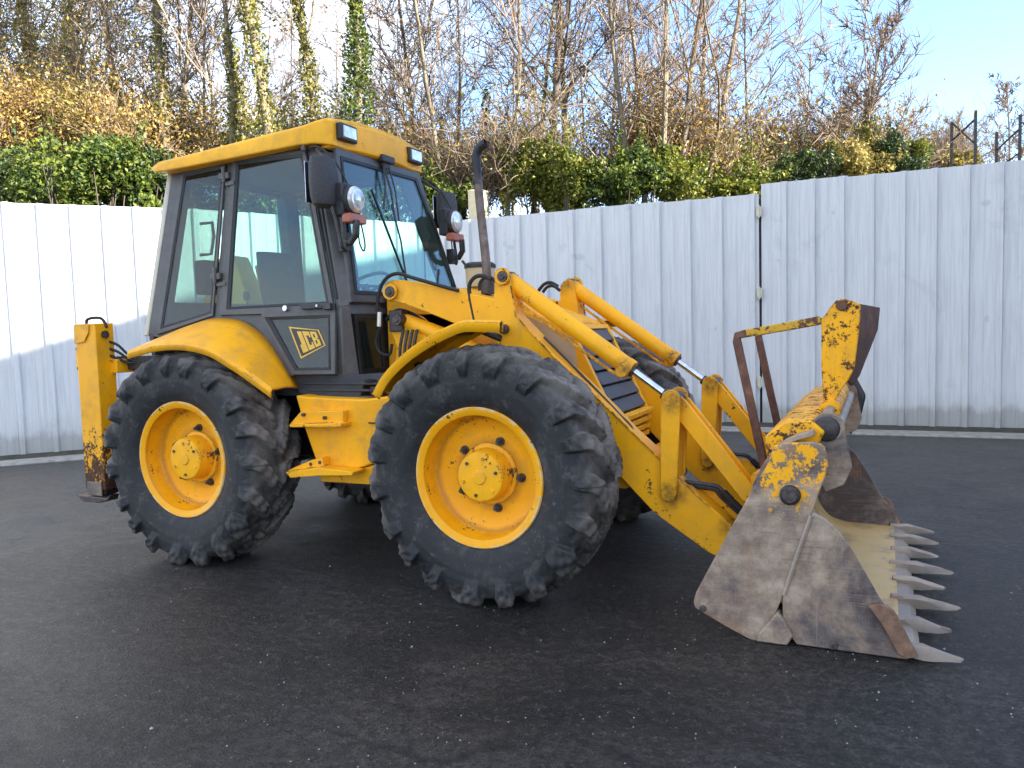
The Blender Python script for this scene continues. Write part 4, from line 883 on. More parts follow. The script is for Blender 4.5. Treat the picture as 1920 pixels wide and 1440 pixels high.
# shell: fixed back (mouldboard) and clam
def shell(prof, th, name, mat):
    P_ = catmull([V(x, 0, z) for x, z in prof], 5); n = len(P_); a, b = [], []
    for k, p in enumerate(P_):
        t_ = (P_[min(k+1, n-1)]-P_[max(k-1, 0)]).normalized(); nn = V(t_.z, 0, -t_.x); a.append(p); b.append(p+nn*th)
    poly = [(p.x, p.z) for p in a]+[(p.x, p.z) for p in reversed(b)]
    return MB().prism(poly, -YB+.03, YB-.03).build(name, mat, BK, bevel=.002)
shell([(1.50, .03), (1.44, .22), (1.42, .48), (1.47, .74), (1.58, .92), (1.72, .985)], -.022, 'mouldboard', 'steel')
shell([(1.56, .62), (1.54, .42), (1.56, .22), (1.64, .09), (1.76, .045), (1.94, .036), (2.075, .032)], -.020, 'clam_floor', 'steel_floor')
MB().prism([(2.06, .012), (2.06, .046), (2.13, .040), (2.16, .012)], -YB+.02, YB-.02).build('cutting_edge', 'steel_shiny', BK, bevel=.003)
MB().prism([(1.45, .004), (1.47, .07), (1.56, .05), (1.60, .004)], -YB+.06, YB-.06).build('scraper_blade', 'steel_shiny', BK, bevel=.004)
# yellow top beam and clam hinges
MB().prism([(1.50, .86), (1.49, .96), (1.58, 1.035), (1.70, 1.045), (1.76, .99), (1.73, .93), (1.62, .92), (1.56, .84)], -1.03, 1.03).build('top_beam', 'paint_fork', BK, bevel=.012, seg=3)
MB().cyl((1.80, -1.0, .985), (1.80, 1.0, .985), .028, 18).build('hinge_shaft', 'steel_shiny', BK)
def ear():
    m = MB(); c_ = V(1.77, 0, 1.0); pts_ = [(c_.x+.075*math.cos(R(a)), c_.z+.075*math.sin(R(a))) for a in range(-10, 200, 14)]
    pts_ += [(1.70, .80), (1.76, .70), (1.84, .74), (1.875, .82)]; m.prism(pts_, -.99, -.955); return m
both(ear, 'hinge_ear', 'steel', BK, bevel=.005)
both(lambda: MB().lathe([(-.018, .045), (-.012, .058), (0, .060)], (1.765, -.99, 1.0), 24), 'hinge_disc', 'dark_metal', BK, bevel=.003)
both(lambda: MB().prism([(1.58, .94), (1.66, 1.03), (1.78, 1.06), (1.82, .93), (1.70, .82), (1.60, .84)], -.95, -.91), 'beam_end', 'paint_fork', BK, bevel=.005)
for y in (-.54, .54):
    MB().prism([(1.44, .74), (1.50, .80), (1.50, .55), (1.45, .46), (1.38, .50), (1.36, .68)], y-.05, y+.05).build('link_bracket', 'paint_worn', BK, bevel=.006)
# teeth
tips = [(2.325, 1.058, 0.045), (2.336, 0.755, 0.045), (2.318, 0.437, 0.045), (2.376, 0.106, 0.045), (2.317, -0.197, 0.045), (2.363, -0.495, 0.045), (2.301, -0.815, 0.045), (2.32, -1.115, 0.045)]
tp = MB()
def tooth(y, xt, par):
    L = max(.16, xt-2.10); m = MB(); rows = []
    for q, hw, z0, z1 in ((-.22, .012, .045, .062), (-.20, .020, .045, .078), (0, .023, .016, .084), (.3, .027, .012, .088), (.45, .022, .012, .076), (.75, .015, .018, .058), (.95, .009, .022, .042), (1.0, .004, .028, .036)):
        x = 2.10+L*q; hw *= .85; z1 = z0+(z1-z0)*.85; rows.append([(x, y-hw, z0), (x, y-hw, z1-.012), (x, y-hw*.5, z1), (x, y+hw*.5, z1), (x, y+hw, z1-.012), (x, y+hw, z0)])
    m.loft(rows, closed=True, capends=True)
    jit = .006
    m.v = [(a+random.uniform(-jit, jit)*.5, b+random.uniform(-jit, jit), max(.004, c_+random.uniform(-jit, jit)*.6)) for a, b, c_ in m.v]
    return m.build('tooth', 'steel_tooth', par, bevel=.003)
ys = [1.10, .82, .50, .18, -.13, -.45, -.78, -1.12]
for k in range(8): tooth(ys[k], tips[k][0], BK)
# flip-over fork frame on top
FY0, FY1 = -.42, .42
fk = [(1.705, 1.506), (1.757, 1.583), (1.778, 1.608), (1.804, 1.615), (1.83, 1.611), (1.896, 1.584), (1.892, 1.473), (1.867, 1.25), (1.838, 1.189), (1.797, 1.123), (1.773, 1.075), (1.731, 1.017), (1.718, 1.008), (1.705, 1.251)]
def fork():
    m = MB(); m.prism(fk, FY0-.012, FY0+.012); MB().prism(fk, FY1-.012, FY1+.012).build('fork_plate', 'paint_fork', BK, bevel=.004)
    fr = [(1.83, 1.611), (1.896, 1.584), (1.892, 1.473), (1.867, 1.25), (1.838, 1.189)]
    fr = fr[1:]; far = [(1.986, 0.05, 1.566), (1.975, 0.05, 1.442), (1.881, 0.05, 1.179), (1.847, 0.05, 1.123)]
    m2 = MB(); rows = [[V(x, FY0+.0125, z), V(x-.016, FY0+.0125, z-.004), Vector(q)+V(-.016, 0, -.004), Vector(q)] for (x, z), q in zip(fr, far)]; m2.loft(rows, closed=True, capends=True)
    return m, m2
m1, m2 = fork(); fkp = m1.build('fork_plate', 'paint_fork', BK, bevel=.004); m2.build('fork_guard', 'rust', BK)
for y in (FY0, FY1): MB().cyl((fk[3][0]+.0, y-.02, fk[3][1]-.035), (fk[3][0]+.0, y+.02, fk[3][1]-.035), .028, 18).build('fork_pin', 'rust', BK, bevel=.003)
for y in (FY0, FY1):
    a = [(1.7, -0.42, 1.507), (1.544, -0.42, 1.48), (1.32, -0.42, 1.445)]; b = [(1.271, -0.42, 1.434), (1.268, -0.42, 1.402), (1.346, -0.42, 1.016), (1.429, -0.42, 0.616)]
    a = [V(p[0], y, p[2]) for p in a]; b = [V(p[0], y, p[2]) for p in b]
    def sq(path, w):
        m = MB(); rows = []
        for k, p in enumerate(path):
            t_ = (path[min(k+1, len(path)-1)]-path[max(k-1, 0)]).normalized(); nn = V(t_.z, 0, -t_.x)
            rows.append([p+nn*w+V(0, w, 0), p-nn*w+V(0, w, 0), p-nn*w-V(0, w, 0), p+nn*w-V(0, w, 0)])
        return m.loft(rows, closed=True, capends=True)
    sq(a, .022).build('fork_bar', 'rust_yellow', BK, bevel=.006, seg=3); sq([a[-1]]+b, .022).build('fork_tine', 'rust', BK, bevel=.006, seg=3)
MB().cyl((1.75, FY0-.05, 1.035), (1.75, FY1+.25, 1.035), .052, 24).build('fork_collar', 'paint_fork', BK, bevel=.004)
MB().cyl((1.75, FY0-.3, 1.035), (1.75, FY0-.05, 1.035), .024, 18).build('fork_rod', 'steel_shiny', BK)
MB().prism([(1.76, 1.10), (1.84, 1.10), (1.90, .98), (1.86, .80), (1.80, .70), (1.74, .80)], .96, 1.0).build('far_ear', 'dark_metal', BK, bevel=.03, seg=4)

# ------------------------------------------------------------------ unseen shed added off to the right, sized to shade the yard
plain('shed_wall', (.35, .36, .37), .6, 0, .1, 3); plain('shed_roof', (.2, .2, .21), .6, 0, .1, 3)
sh = empty('shade_shed', (13, 0, 0)); tag(sh, 'tall grey shed added out of view to the right, to shade the yard', 'added building')
SHH = 11.1
MB().box((8, -1.0, SHH/2), (16, 15.2, SHH)).build('wall', 'shed_wall', sh)
MB().prism([(-.3, SHH), (16.3, SHH), (16.3, SHH+.1), (8, SHH+.6), (-.3, SHH+.12)], -8.9, 6.9).build('roof', 'shed_roof', sh)
for y in (-6, 1): MB().box((-.04, y, 2.2), (.08, 4.2, 4.4)).build('door', 'silver_dull', sh)

# ------------------------------------------------------------------ vegetation
t = NT('bark_pale'); t.bsdf(col=t.ramp(t.noise(3, 6, .7, co=t.co((3, 3, .6))), (.35, (.11, .085, .055)), (.6, (.26, .215, .15)), (.75, (.16, .16, .07))), rough=.9, normal=t.bump(t.noise(20, 5), .6, .02)); M['bark'] = t.m
t = NT('bark_dark'); t.bsdf(col=t.ramp(t.noise(3, 6, .7), (.35, (.055, .042, .034)), (.65, (.14, .11, .085))), rough=.9); M['bark_dark'] = t.m
t = NT('twig'); t.bsdf(col=t.ramp(t.noise(.8, 4, .6), (.35, (.15, .105, .07)), (.65, (.30, .225, .155))), rough=.85); M['twig'] = t.m
def leafmat(name, *cols):
    t = NT(name); w = t.n('ShaderNodeTexWhiteNoise', noise_dimensions='3D', i={0: t.n('ShaderNodeVectorMath', operation='SNAP', i={0: t.co(), 1: (.11, .11, .11)}).outputs[0]}).outputs[0]
    cl = t.math('ADD', t.math('MULTIPLY', w, .5), t.math('MULTIPLY', t.noise(1.6, 4), .5))
    c = t.ramp(cl, *[(.28+.44*k/(len(cols)-1), c_) for k, c_ in enumerate(cols)])
    b = t.bsdf(col=c, rough=.5, spec=.4)
    tl = t.n('ShaderNodeBsdfTranslucent', i={0: c}); mx = t.n('ShaderNodeMixShader', i={0: .3, 1: b.outputs[0], 2: tl.outputs[0]})
    t.t.links.new(mx.outputs[0], t.out.inputs[0]); M[name] = t.m
leafmat('leaf_green', (0.028, 0.056, 0.012), (0.080, 0.124, 0.018), (0.200, 0.232, 0.036))
leafmat('leaf_lime', (0.056, 0.080, 0.012), (0.128, 0.152, 0.016), (0.240, 0.240, 0.032))
leafmat('leaf_ivy', (.08, .09, .02), (.20, .20, .04), (.36, .32, .08))
leafmat('leaf_brown', (.19, .11, .03), (.36, .23, .06), (.52, .37, .10))
leafmat('leaf_olive', (.15, .12, .03), (.31, .25, .06), (.46, .37, .11))
leafmat('leaf_dark', (.018, .04, .015), (.055, .09, .03), (.12, .16, .045))
def leaves(name, ctr, mat, parent, size=.08, rng=None, up_=.3, aspect=.6):
    n = len(ctr); a = rng.normal(size=(n, 3)); a /= np.linalg.norm(a, axis=1)[:, None]
    b = rng.normal(size=(n, 3)); b -= (a*b).sum(1)[:, None]*a; b /= np.linalg.norm(b, axis=1)[:, None]
    s = size*rng.uniform(.55, 1.3, (n, 1)); c3 = np.cross(a, b)
    v = np.stack([ctr-a*s*.5, ctr+b*s*aspect*.5+c3*s*.08, ctr+a*s*.5, ctr-b*s*aspect*.5+c3*s*.08], 1).reshape(-1, 3)
    return npmesh(name, v, np.arange(4*n).reshape(-1, 4), mat, parent)
def tubes_np(segs, n=3):
    """segs: list of (points Nx3, radii N) -> verts, quads"""
    V_, F_ = [], []; base_ = 0
    ang = np.arange(n)*2*np.pi/n; ca, sa = np.cos(ang), np.sin(ang)
    for P_, r_ in segs:
        k = len(P_); T_ = np.gradient(P_, axis=0); T_ /= np.linalg.norm(T_, axis=1)[:, None]+1e-9
        ref = np.array([0.3, 1, .2]) if abs(T_[0][1]) < .8 else np.array([1, .1, .2])
        A = np.cross(T_, ref); A /= np.linalg.norm(A, axis=1)[:, None]; B = np.cross(T_, A)
        ring = P_[:, None]+r_[:, None, None]*(A[:, None]*ca[None, :, None]+B[:, None]*sa[None, :, None])
        V_.append(ring.reshape(-1, 3)); i = (np.arange(k-1)[:, None]*n+np.arange(n)[None]).ravel(); j = (np.arange(k-1)[:, None]*n+((np.arange(n)+1) % n)[None]).ravel()
        F_.append(np.stack([i, j, j+n, i+n], 1)+base_); base_ += k*n
    return np.concatenate(V_), np.concatenate(F_)
def branch(rng, p, d, L, r0, r1, k, wob, trop):
    pts_ = [p]; d = d/np.linalg.norm(d)
    for i in range(k):
        d = d+rng.normal(size=3)*wob+np.array([0, 0, trop]); d /= np.linalg.norm(d); p = p+d*L/k; pts_.append(p)
    return np.array(pts_), np.linspace(r0, r1, k+1), d
def tree(name, label, base, h, r, lean=(0, 0), seed=0, spread=.5, nb=16, low=.3, ivy=None, stems=1, bark='bark', dens=1.0, group=None, twr=.009, z0=.3, ivr=.22, leaf=None, cat='tree'):
    rng = np.random.default_rng(seed); root = empty(name, (base[0], base[1], z0)); tag(root, label, cat, group); nb = int(nb*1.2)
    tr, tw, ends = [], [], []; main = None
    for s_ in range(stems):
        dv = np.array([lean[0], lean[1], 1.0])
        if stems > 1: a = 2*np.pi*s_/stems+rng.uniform(-.4, .4); dv[:2] += .22*np.array([np.cos(a), np.sin(a)])*rng.uniform(.5, 1.2)
        P_, R_, _ = branch(rng, np.zeros(3)+np.array([rng.uniform(-.1, .1), rng.uniform(-.1, .1), -.3])*(stems > 1), dv, h*rng.uniform(.85, 1), r*(.75 if stems > 1 else 1), r*.12, 14, .035, .01)
        tr.append((P_, R_)); main = P_ if main is None else main
        if s_ == 0: mainR = R_
        for b in range(int(nb/(1 if stems == 1 else 1.4))):
            q = rng.uniform(low, .98)**.9; idx = q*14; i = int(idx); i = min(i, 13); p = P_[i]+(P_[i+1]-P_[i])*(idx-i); az = rng.uniform(0, 2*np.pi)
            el = rng.uniform(.5, 1.15); d = np.array([np.cos(az)*np.cos(el), np.sin(az)*np.cos(el), np.sin(el)])
            L1 = h*spread*rng.uniform(.35, .9)*(1.15-q*.8); rr = max(.012, R_[i]*rng.uniform(.3, .5))
            B1, R1, _ = branch(rng, p, d, L1, rr, .006, 7, .11, .06); (tr if rr > .02 else tw).append((B1, R1))
            for c_ in range(int(rng.integers(6, 11)*dens)):
                j = rng.integers(1, 7); p2 = B1[j]; d2 = (B1[j]-B1[j-1]); d2 /= np.linalg.norm(d2); d2 = d2+rng.normal(size=3)*.6+np.array([0, 0, .15])
                B2, R2, _ = branch(rng, p2, d2, L1*rng.uniform(.25, .55)*(1.1-j/9), max(.007, R1[j]*.55), .0035, 5, .16, .07); tw.append((B2, R2))
                for e_ in range(int(rng.integers(3, 7)*dens)):
                    j2 = rng.integers(1, 5); d3 = (B2[j2]-B2[j2-1]); d3 /= np.linalg.norm(d3); d3 = d3+rng.normal(size=3)*.6
                    B3, R3, _ = branch(rng, B2[j2], d3, L1*rng.uniform(.12, .28), twr, .003, 3, .15, .05); tw.append((B3, R3)); ends.append(B3[-1])
    v, f = tubes_np(tr, 7); npmesh('trunk', v, f, bark, root, True)
    if tw: v, f = tubes_np(tw, 3); npmesh('twigs', v, f, 'twig' if bark != 'bark_dark' else 'bark_dark', root)
    if ivy:
        a, b, n, mt = ivy; n = int(n*2.2); q = rng.uniform(a, b, n); idx = q*14; i = np.minimum(idx.astype(int), 13); p = main[i]+(main[np.minimum(i+1, 14)]-main[i])*(idx-i)[:, None]
        rad = ivr*(1.1-.5*(q-a)/(b-a+1e-6))*(1+.5*np.sin(q*47+seed)*np.sin(q*19))*rng.uniform(.15, 1, n)**.6; az = rng.uniform(0, 2*np.pi, n)
        c3 = p+np.stack([np.cos(az)*rad, np.sin(az)*rad, rng.normal(size=n)*.08], 1); leaves('ivy', c3, mt, root, .075, rng)
    if leaf:
        n, mt = leaf; e = np.array(ends); c3 = e[rng.integers(0, len(e), n)]+rng.normal(size=(n, 3))*.12; leaves('leaves', c3, mt, root, .07, rng)
    return root
def bush(name, label, ctr, dims, n, mat, seed, size=.09, lumps=14, cat='bush', stems=True, group=None, kind=None):
    rng = np.random.default_rng(seed); root = empty(name, (ctr[0], ctr[1], 0)); tag(root, label, cat, group, kind)
    dims = np.array(dims); z = ctr[2]
    lc = rng.normal(size=(lumps, 3)); lc /= np.linalg.norm(lc, axis=1)[:, None]; lc *= rng.uniform(.35, .8, (lumps, 1)); lr = rng.uniform(.3, .5, lumps)
    lr *= rng.uniform(.6, 1.25, lumps); lc[:, 2] *= rng.uniform(.6, 1.15, lumps); k = rng.integers(0, lumps, n); d = rng.normal(size=(n, 3)); d /= np.linalg.norm(d, axis=1)[:, None]
    rr = lr[k]*(rng.uniform(.5, 1.05, n)**.5); p = (lc[k]+d*rr[:, None])*dims + np.array([0, 0, z]); p[:, 2] = np.maximum(p[:, 2], .05)
    ns_ = 34; o_ = lc[rng.integers(0, lumps, ns_)]*dims; dr = o_/np.linalg.norm(o_, axis=1)[:, None]+rng.normal(size=(ns_, 3))*.35+np.array([0, 0, .6]); dr /= np.linalg.norm(dr, axis=1)[:, None]
    q = rng.uniform(.1, 1, (ns_, 26, 1)); sh_ = (o_[:, None]+dr[:, None]*q*rng.uniform(.35, .85, (ns_, 1, 1))*dims.mean()*1.1+rng.normal(size=(ns_, 26, 3))*.03+np.array([0, 0, z])).reshape(-1, 3)
    lv = leaves('foliage', np.concatenate([p, sh_]), mat, root, size, rng)
    segs = []
    for i in range(26 if stems else 0):
        t_ = lc[rng.integers(0, lumps)]*dims*1.15+np.array([0, 0, z]); s0 = np.array([rng.uniform(-.3, .3)*dims[0], rng.uniform(-.3, .3)*dims[1], 0])
        q = np.linspace(0, 1, 6)[:, None]; P_ = s0*(1-q)+t_*q+rng.normal(size=(6, 3))*.06; segs.append((P_, np.linspace(.03, .008, 6)))
    if segs: v, f = tubes_np(segs, 5); npmesh('stems', v, f, 'bark_dark', root)
    return root
def brush(name, label, ctr, dims, n, seed, mat='twig', cat='shrub', leafn=0, leafm='leaf_brown', L=1.4, r=.006):
    """bare arching shrub: a thicket of thin stems"""
    rng = np.random.default_rng(seed); root = empty(name, (ctr[0], ctr[1], ctr[2])); tag(root, label, cat); segs, ends = [], []
    for i in range(n):
        p = np.array([rng.uniform(-1, 1)*dims[0]*.7, rng.uniform(-1, 1)*dims[1]*.7, rng.uniform(0, .6)*dims[2]]); d = np.array([rng.normal()*.5, rng.normal()*.5, 1.0])
        B, R_, _ = branch(rng, p, d, L*rng.uniform(.4, 1.1), r*1.5, r*.5, 6, .2, -.03); segs.append((B, R_)); ends += [B[-1], B[4], B[3]]
        for c_ in range(5):
            j = rng.integers(1, 6); B2, R2, _ = branch(rng, B[j], d+rng.normal(size=3)*.9, L*rng.uniform(.15, .4), r, r*.5, 4, .22, 0); segs.append((B2, R2)); ends.append(B2[-1])
    v, f = tubes_np(segs, 3); npmesh('stems', v, f, mat, root)
    if leafn: e = np.array(ends); c3 = e[rng.integers(0, len(e), leafn)]+rng.normal(size=(leafn, 3))*.13; leaves('leaves', c3, leafm, root, .075, rng)
    return root
# ivy-clad and bare trunks, left to right in the picture
TL = [
 # name, label, base xy, height, radius, lean, kwargs
 ('slender_tree', 'thin bare grey tree at the far left edge of the picture', (-15.171, 5.852), 11, .07, (.03, 0), dict(nb=20, seed=1, dens=1.1, leaf=(3500, 'leaf_olive'))),
 ('ivy_tree', 'tree thickly wrapped in olive ivy, leftmost of the ivy-covered trunks', (-13.14, 5.698), 12, .12, (-.06, .0), dict(nb=20, seed=2, leaf=(7500, 'leaf_olive'), ivy=(.12, .95, 2600, 'leaf_olive'), ivr=.30, dens=1.2)),
 ('ivy_tree', 'twiggy tree with olive ivy high up, second ivy tree from the left', (-13.461, 6.655), 12, .10, (.0, 0), dict(nb=22, seed=3, leaf=(7500, 'leaf_olive'), ivy=(.15, .9, 2200, 'leaf_ivy'), ivr=.26, dens=1.2)),
 ('leafy_tree', 'tree with orange leaves clinging round its middle, above the left green hedge', (-11.707, 6.37), 10, .08, (.02, 0), dict(nb=20, seed=4, ivy=(.15, .62, 1500, 'leaf_olive'), ivr=.24, leaf=(4000, 'leaf_olive'))),
 ('ivy_tree', 'tall pale trunk with ivy on its shaded side, just left of the cab roof end', (-9.376, 5.25), 13, .125, (-.07, .02), dict(nb=12, seed=5, leaf=(500, 'leaf_ivy'), low=.4, ivy=(.1, .85, 1300, 'leaf_ivy'), ivr=.17)),
 ('slender_tree', 'slim dark curved trunk between the pale ivy trunk and the twin trunks', (-10.687, 6.849), 12, .06, (-.04, 0), dict(nb=12, seed=6, bark='bark_dark')),
 ('ivy_tree', 'twin-stemmed tree with some ivy behind the rear part of the cab roof', (-9.222, 5.876), 13, .10, (-.02, 0), dict(nb=12, seed=7, leaf=(2200, 'leaf_olive'), stems=2, low=.4, ivy=(.1, .6, 800, 'leaf_ivy'), ivr=.15)),
 ('slender_tree', 'bare tree with side twigs, right of the twin-stemmed one', (-9.999, 7.172), 11, .05, (-.02, 0), dict(nb=16, seed=8)),
 ('ivy_stump', 'short broken trunk clothed in ivy, its top below the branches around it', (-8.053, 5.871), 6.9, .10, (-.07, 0), dict(nb=3, seed=9, low=.7, spread=.2, ivy=(.05, 1.0, 1500, 'leaf_ivy'), ivr=.21)),
 ('ivy_tree', 'leaning trunk thick with ivy behind the middle of the cab roof', (-7.164, 5.735), 13, .12, (-.075, 0), dict(nb=10, seed=10, leaf=(700, 'leaf_olive'), low=.5, ivy=(.08, .80, 2300, 'leaf_ivy'), ivr=.24)),
 ('ivy_tree', 'upright ivy column, second to the left of the thickest one', (-7.345, 6.757), 12, .09, (0, 0), dict(nb=10, seed=11, leaf=(3500, 'leaf_olive'), low=.5, ivy=(.08, .75, 1900, 'leaf_ivy'), ivr=.19)),
 ('ivy_tree', 'thickest ivy-clad trunk, directly above the front corner of the cab roof', (-6.154, 6.209), 13, .13, (.0, 0), dict(nb=12, seed=12, leaf=(700, 'leaf_ivy'), low=.4, ivy=(.08, .98, 4200, 'leaf_green'), ivr=.27)),
 ('slender_tree', 'bare thin tree just right of the thickest ivy trunk', (-7.153, 8.508), 10, .05, (.01, 0), dict(nb=16, seed=13)),
 ('bare_tree', 'dark bare tree with upswept branches above the cab front lamps', (-5.954, 8.517), 12, .075, (-.01, 0), dict(nb=12, seed=14, bark='bark_dark', spread=.35)),
 ('bare_tree', 'pale bare tree beside the dark one, left of the exhaust pipe', (-6.442, 9.949), 11, .06, (.02, 0), dict(nb=16, seed=15, spread=.4)),
 ('ivy_stump', 'thin ivy-covered snag right above the exhaust tip', (-4.685, 8.005), 6.6, .045, (-.03, 0), dict(nb=2, seed=16, low=.7, spread=.2, ivy=(.05, 1.0, 700, 'leaf_dark'), ivr=.11)),
 ('bare_tree', 'forked bare tree with ivy on its foot, just right of the exhaust tip', (-4.223, 7.669), 12, .085, (-.05, 0), dict(nb=14, seed=17, leaf=(500, 'leaf_olive'), spread=.45, stems=2, ivy=(.05, .38, 900, 'leaf_ivy'), ivr=.2)),
 ('bare_tree', 'many-branched bare tree right of the forked tree', (-4.161, 8.805), 12, .07, (.03, 0), dict(nb=16, seed=18, leaf=(500, 'leaf_olive'), spread=.4, ivy=(.05, .35, 500, 'leaf_ivy'))),
 ('bare_tree', 'dark straight trunk in the middle cluster, behind the round green bush', (-3.655, 9.042), 13, .10, (.01, 0), dict(nb=14, seed=19, bark='bark_dark', spread=.35, ivy=(.05, .35, 500, 'leaf_ivy'))),
 ('bare_tree', 'second straight trunk of the middle cluster, brownish and twiggy', (-3.717, 10.12), 13, .09, (.02, 0), dict(nb=18, seed=20, leaf=(600, 'leaf_brown'), spread=.35)),
 ('bare_tree', 'low spreading bare tree between the middle cluster and the fan-shaped tree', (-3.522, 11.319), 10, .05, (.05, 0), dict(nb=18, seed=21, spread=.5)),
 ('fan_tree', 'big bare tree whose many stems fan out, left of the gate gap', (-1.732, 9.391), 13, .10, (.02, 0), dict(nb=16, seed=22, stems=5, spread=.45, low=.25, dens=1.1)),
 ('bare_tree', 'bare tree leaning right out of the fan-shaped one', (-1.799, 10.467), 12.5, .08, (.16, 0), dict(nb=16, seed=23, spread=.5)),
 ('bare_tree', 'medium bare tree above the gate gap', (-0.449, 11.654), 8.6, .06, (.02, 0), dict(nb=16, seed=24, spread=.42)),
 ('bare_tree', 'reddish twiggy tree left of the ivy-covered stub', (0.285, 13.105), 8, .05, (.01, 0), dict(nb=18, seed=25, spread=.5, dens=1.1)),
 ('crown_tree', 'stub wrapped in rusty ivy with a wide round bare crown, above the gate', (1.408, 10.865), 7.6, .10, (-.01, 0), dict(nb=26, seed=26, low=.55, spread=.42, dens=1.2, ivy=(.05, .74, 2600, 'leaf_ivy'), ivr=.30)),
]
for (nm, lb, b, h, r_, ln, kw) in TL: tree(nm, lb, b, h, r_, ln, **kw)
# paler trees further back, seen as twigs against the sky
rb = np.random.default_rng(77)
BACKW = ['behind the far left edge of the hedge', 'behind the leftmost ivy trunk', 'between the two leftmost ivy trunks', 'left of the orange-leaved tree', 'left of the tall pale ivy trunk', 'right of the tall pale ivy trunk', 'left of the short ivy snag', 'right of the short ivy snag', 'between the leaning ivy trunk and the ivy column', 'left of the thickest ivy trunk', 'right of the thickest ivy trunk', 'over the left cab lamp', 'over the right cab lamp', 'left of the exhaust tip', 'right of the exhaust tip', 'left of the dark straight trunk', 'right of the brownish straight trunk', 'over the two-lobed bush', 'left of the fan-shaped tree', 'right of the fan-shaped tree', 'left of the gate gap', 'right of the gate gap', 'left of the ivy-covered stub', 'right of the ivy-covered stub']
back = [((-21.77, 10.505), 16), ((-23.83, 12.86), 16), ((-18.44, 9.854), 14), ((-20.076, 12.407), 15), ((-17.252, 11.518), 15), ((-19.689, 14.803), 15), ((-15.733, 13.338), 14), ((-17.039, 16.047), 14), ((-13.893, 14.202), 14), ((-14.803, 17.097), 14), ((-11.467, 14.233), 13.5), ((-10.072, 13.781), 13), ((-12.318, 18.263), 13.5), ((-9.549, 16.24), 13), ((-7.869, 15.922), 13), ((-7.883, 18.13), 13.5), ((-5.823, 16.882), 12.5), ((-5.506, 19.245), 12.5), ((-3.855, 15.592), 12), ((-3.001, 18.206), 11.5), ((-1.922, 16.498), 10), ((-1.083, 20.214), 10), ((0.385, 19.796), 9.3), ((1.603, 19.26), 7.5)]
for k, (b, h) in enumerate(back):
    tree('background_tree', 'bare tree further back in the wood, ' + BACKW[k], b, h, .06, (rb.uniform(-.04, .04), 0), seed=100+k, nb=15, spread=.42, low=.30, bark='bark_dark' if k % 3 else 'bark', twr=.009, dens=.9)
for k, (b, h, lb) in enumerate((((4.96, 40.765), 12, 'small far bare tree behind the left metal frame'), ((6.397, 43.653), 13, 'small far bare tree between the two metal frames'), ((7.341, 41.882), 12.6, 'small far bare tree above the right metal frame'), ((8.807, 43.677), 13, 'small far bare tree cut by the right edge'))):
    tree('far_tree', lb, b, h, .14, (0, 0), seed=200+k, nb=26, spread=.42, low=.3, twr=.028, dens=1.0)
# evergreen bushes and hedges on the bank
def bushes(rows):
    for k, (nm, lb, c_, dm, n, mt, sz, lu) in enumerate(rows): bush(nm, lb, c_, dm, n, mt, 31+k, sz, lu)
bushes([
 ('ivy_hedge', 'long dark green hedge over the sunlit fence at the left', (-9.85, 4.117, 4.123), (1.35, 1.3, .85), 19000, 'leaf_green', .085, 26),
 ('ivy_hedge', 'dark green hedge corner touching the left edge of the picture', (-11.465, 3.912, 4.151), (1.1, 1.2, .85), 9000, 'leaf_dark', .085, 18),
 ('ivy_hedge', 'green hedge end beside the cab roof, right of the long hedge', (-9.73, 5.286, 4.176), (.95, 1.0, .7), 7000, 'leaf_dark', .085, 16),
 ('ivy_hedge', 'ivy hedge seen only through the cab windows', (-8.546, 6.377, 3.896), (1.6, 1.0, .8), 9000, 'leaf_green', .085, 20),
 ('ivy_hedge', 'ivy hedge seen only through the windscreen', (-6.589, 7.295, 3.833), (1.5, 1.0, .8), 9000, 'leaf_green', .085, 20),
 ('laurel_bush', 'green laurel behind the far mirror of the digger', (-5.023, 7.478, 3.807), (.50, .8, .62), 5500, 'leaf_green', .08, 12),
 ('laurel_bush', 'round bright green bush in the middle, right of the exhaust pipe', (-3.084, 7.85, 3.944), (.72, .8, .82), 9000, 'leaf_lime', .08, 14),
 ('laurel_bush', 'two-lobed green bush right of the round bright one', (-2.065, 8.328, 3.911), (.95, .8, .80), 9500, 'leaf_green', .08, 14),
 ('laurel_bush', 'yellow-green bush left of the gate gap', (-1.071, 8.794, 3.879), (.66, .7, .72), 6500, 'leaf_lime', .08, 12),
 ('laurel_bush', 'small yellow-green bush right at the gate gap', (-0.201, 9.203, 3.851), (.55, .7, .5), 4200, 'leaf_lime', .075, 10),
 ('conifer_bush', 'bluish dark conifer bush over the left end of the gate', (0.661, 10.18, 4.049), (.68, .7, .6), 6500, 'leaf_dark', .06, 12),
 ('shrub', 'rusty and green shrub at the foot of the ivy-covered stub', (1.434, 10.556, 4.194), (.70, .7, .62), 6500, 'leaf_olive', .07, 12),
 ('round_bush', 'dark round bush, its sunlit right edge put in as yellow-green leaves, last before open sky', (2.223, 10.935, 4.282), (.50, .6, .58), 7500, 'leaf_dark', .06, 12),
 ('shrub', 'yellow-green leaf clump standing in for sunlight on the right side of the dark round bush', (2.575, 11.325, 4.31), (.20, .4, .45), 2600, 'leaf_lime', .06, 8),  # lime leaves put in as the sunlit edge of the round bush
 ('shrub', 'low brown and green shrub behind the left metal frame', (3.408, 13.174, 4.489), (.36, .5, .36), 2600, 'leaf_olive', .07, 8),
])
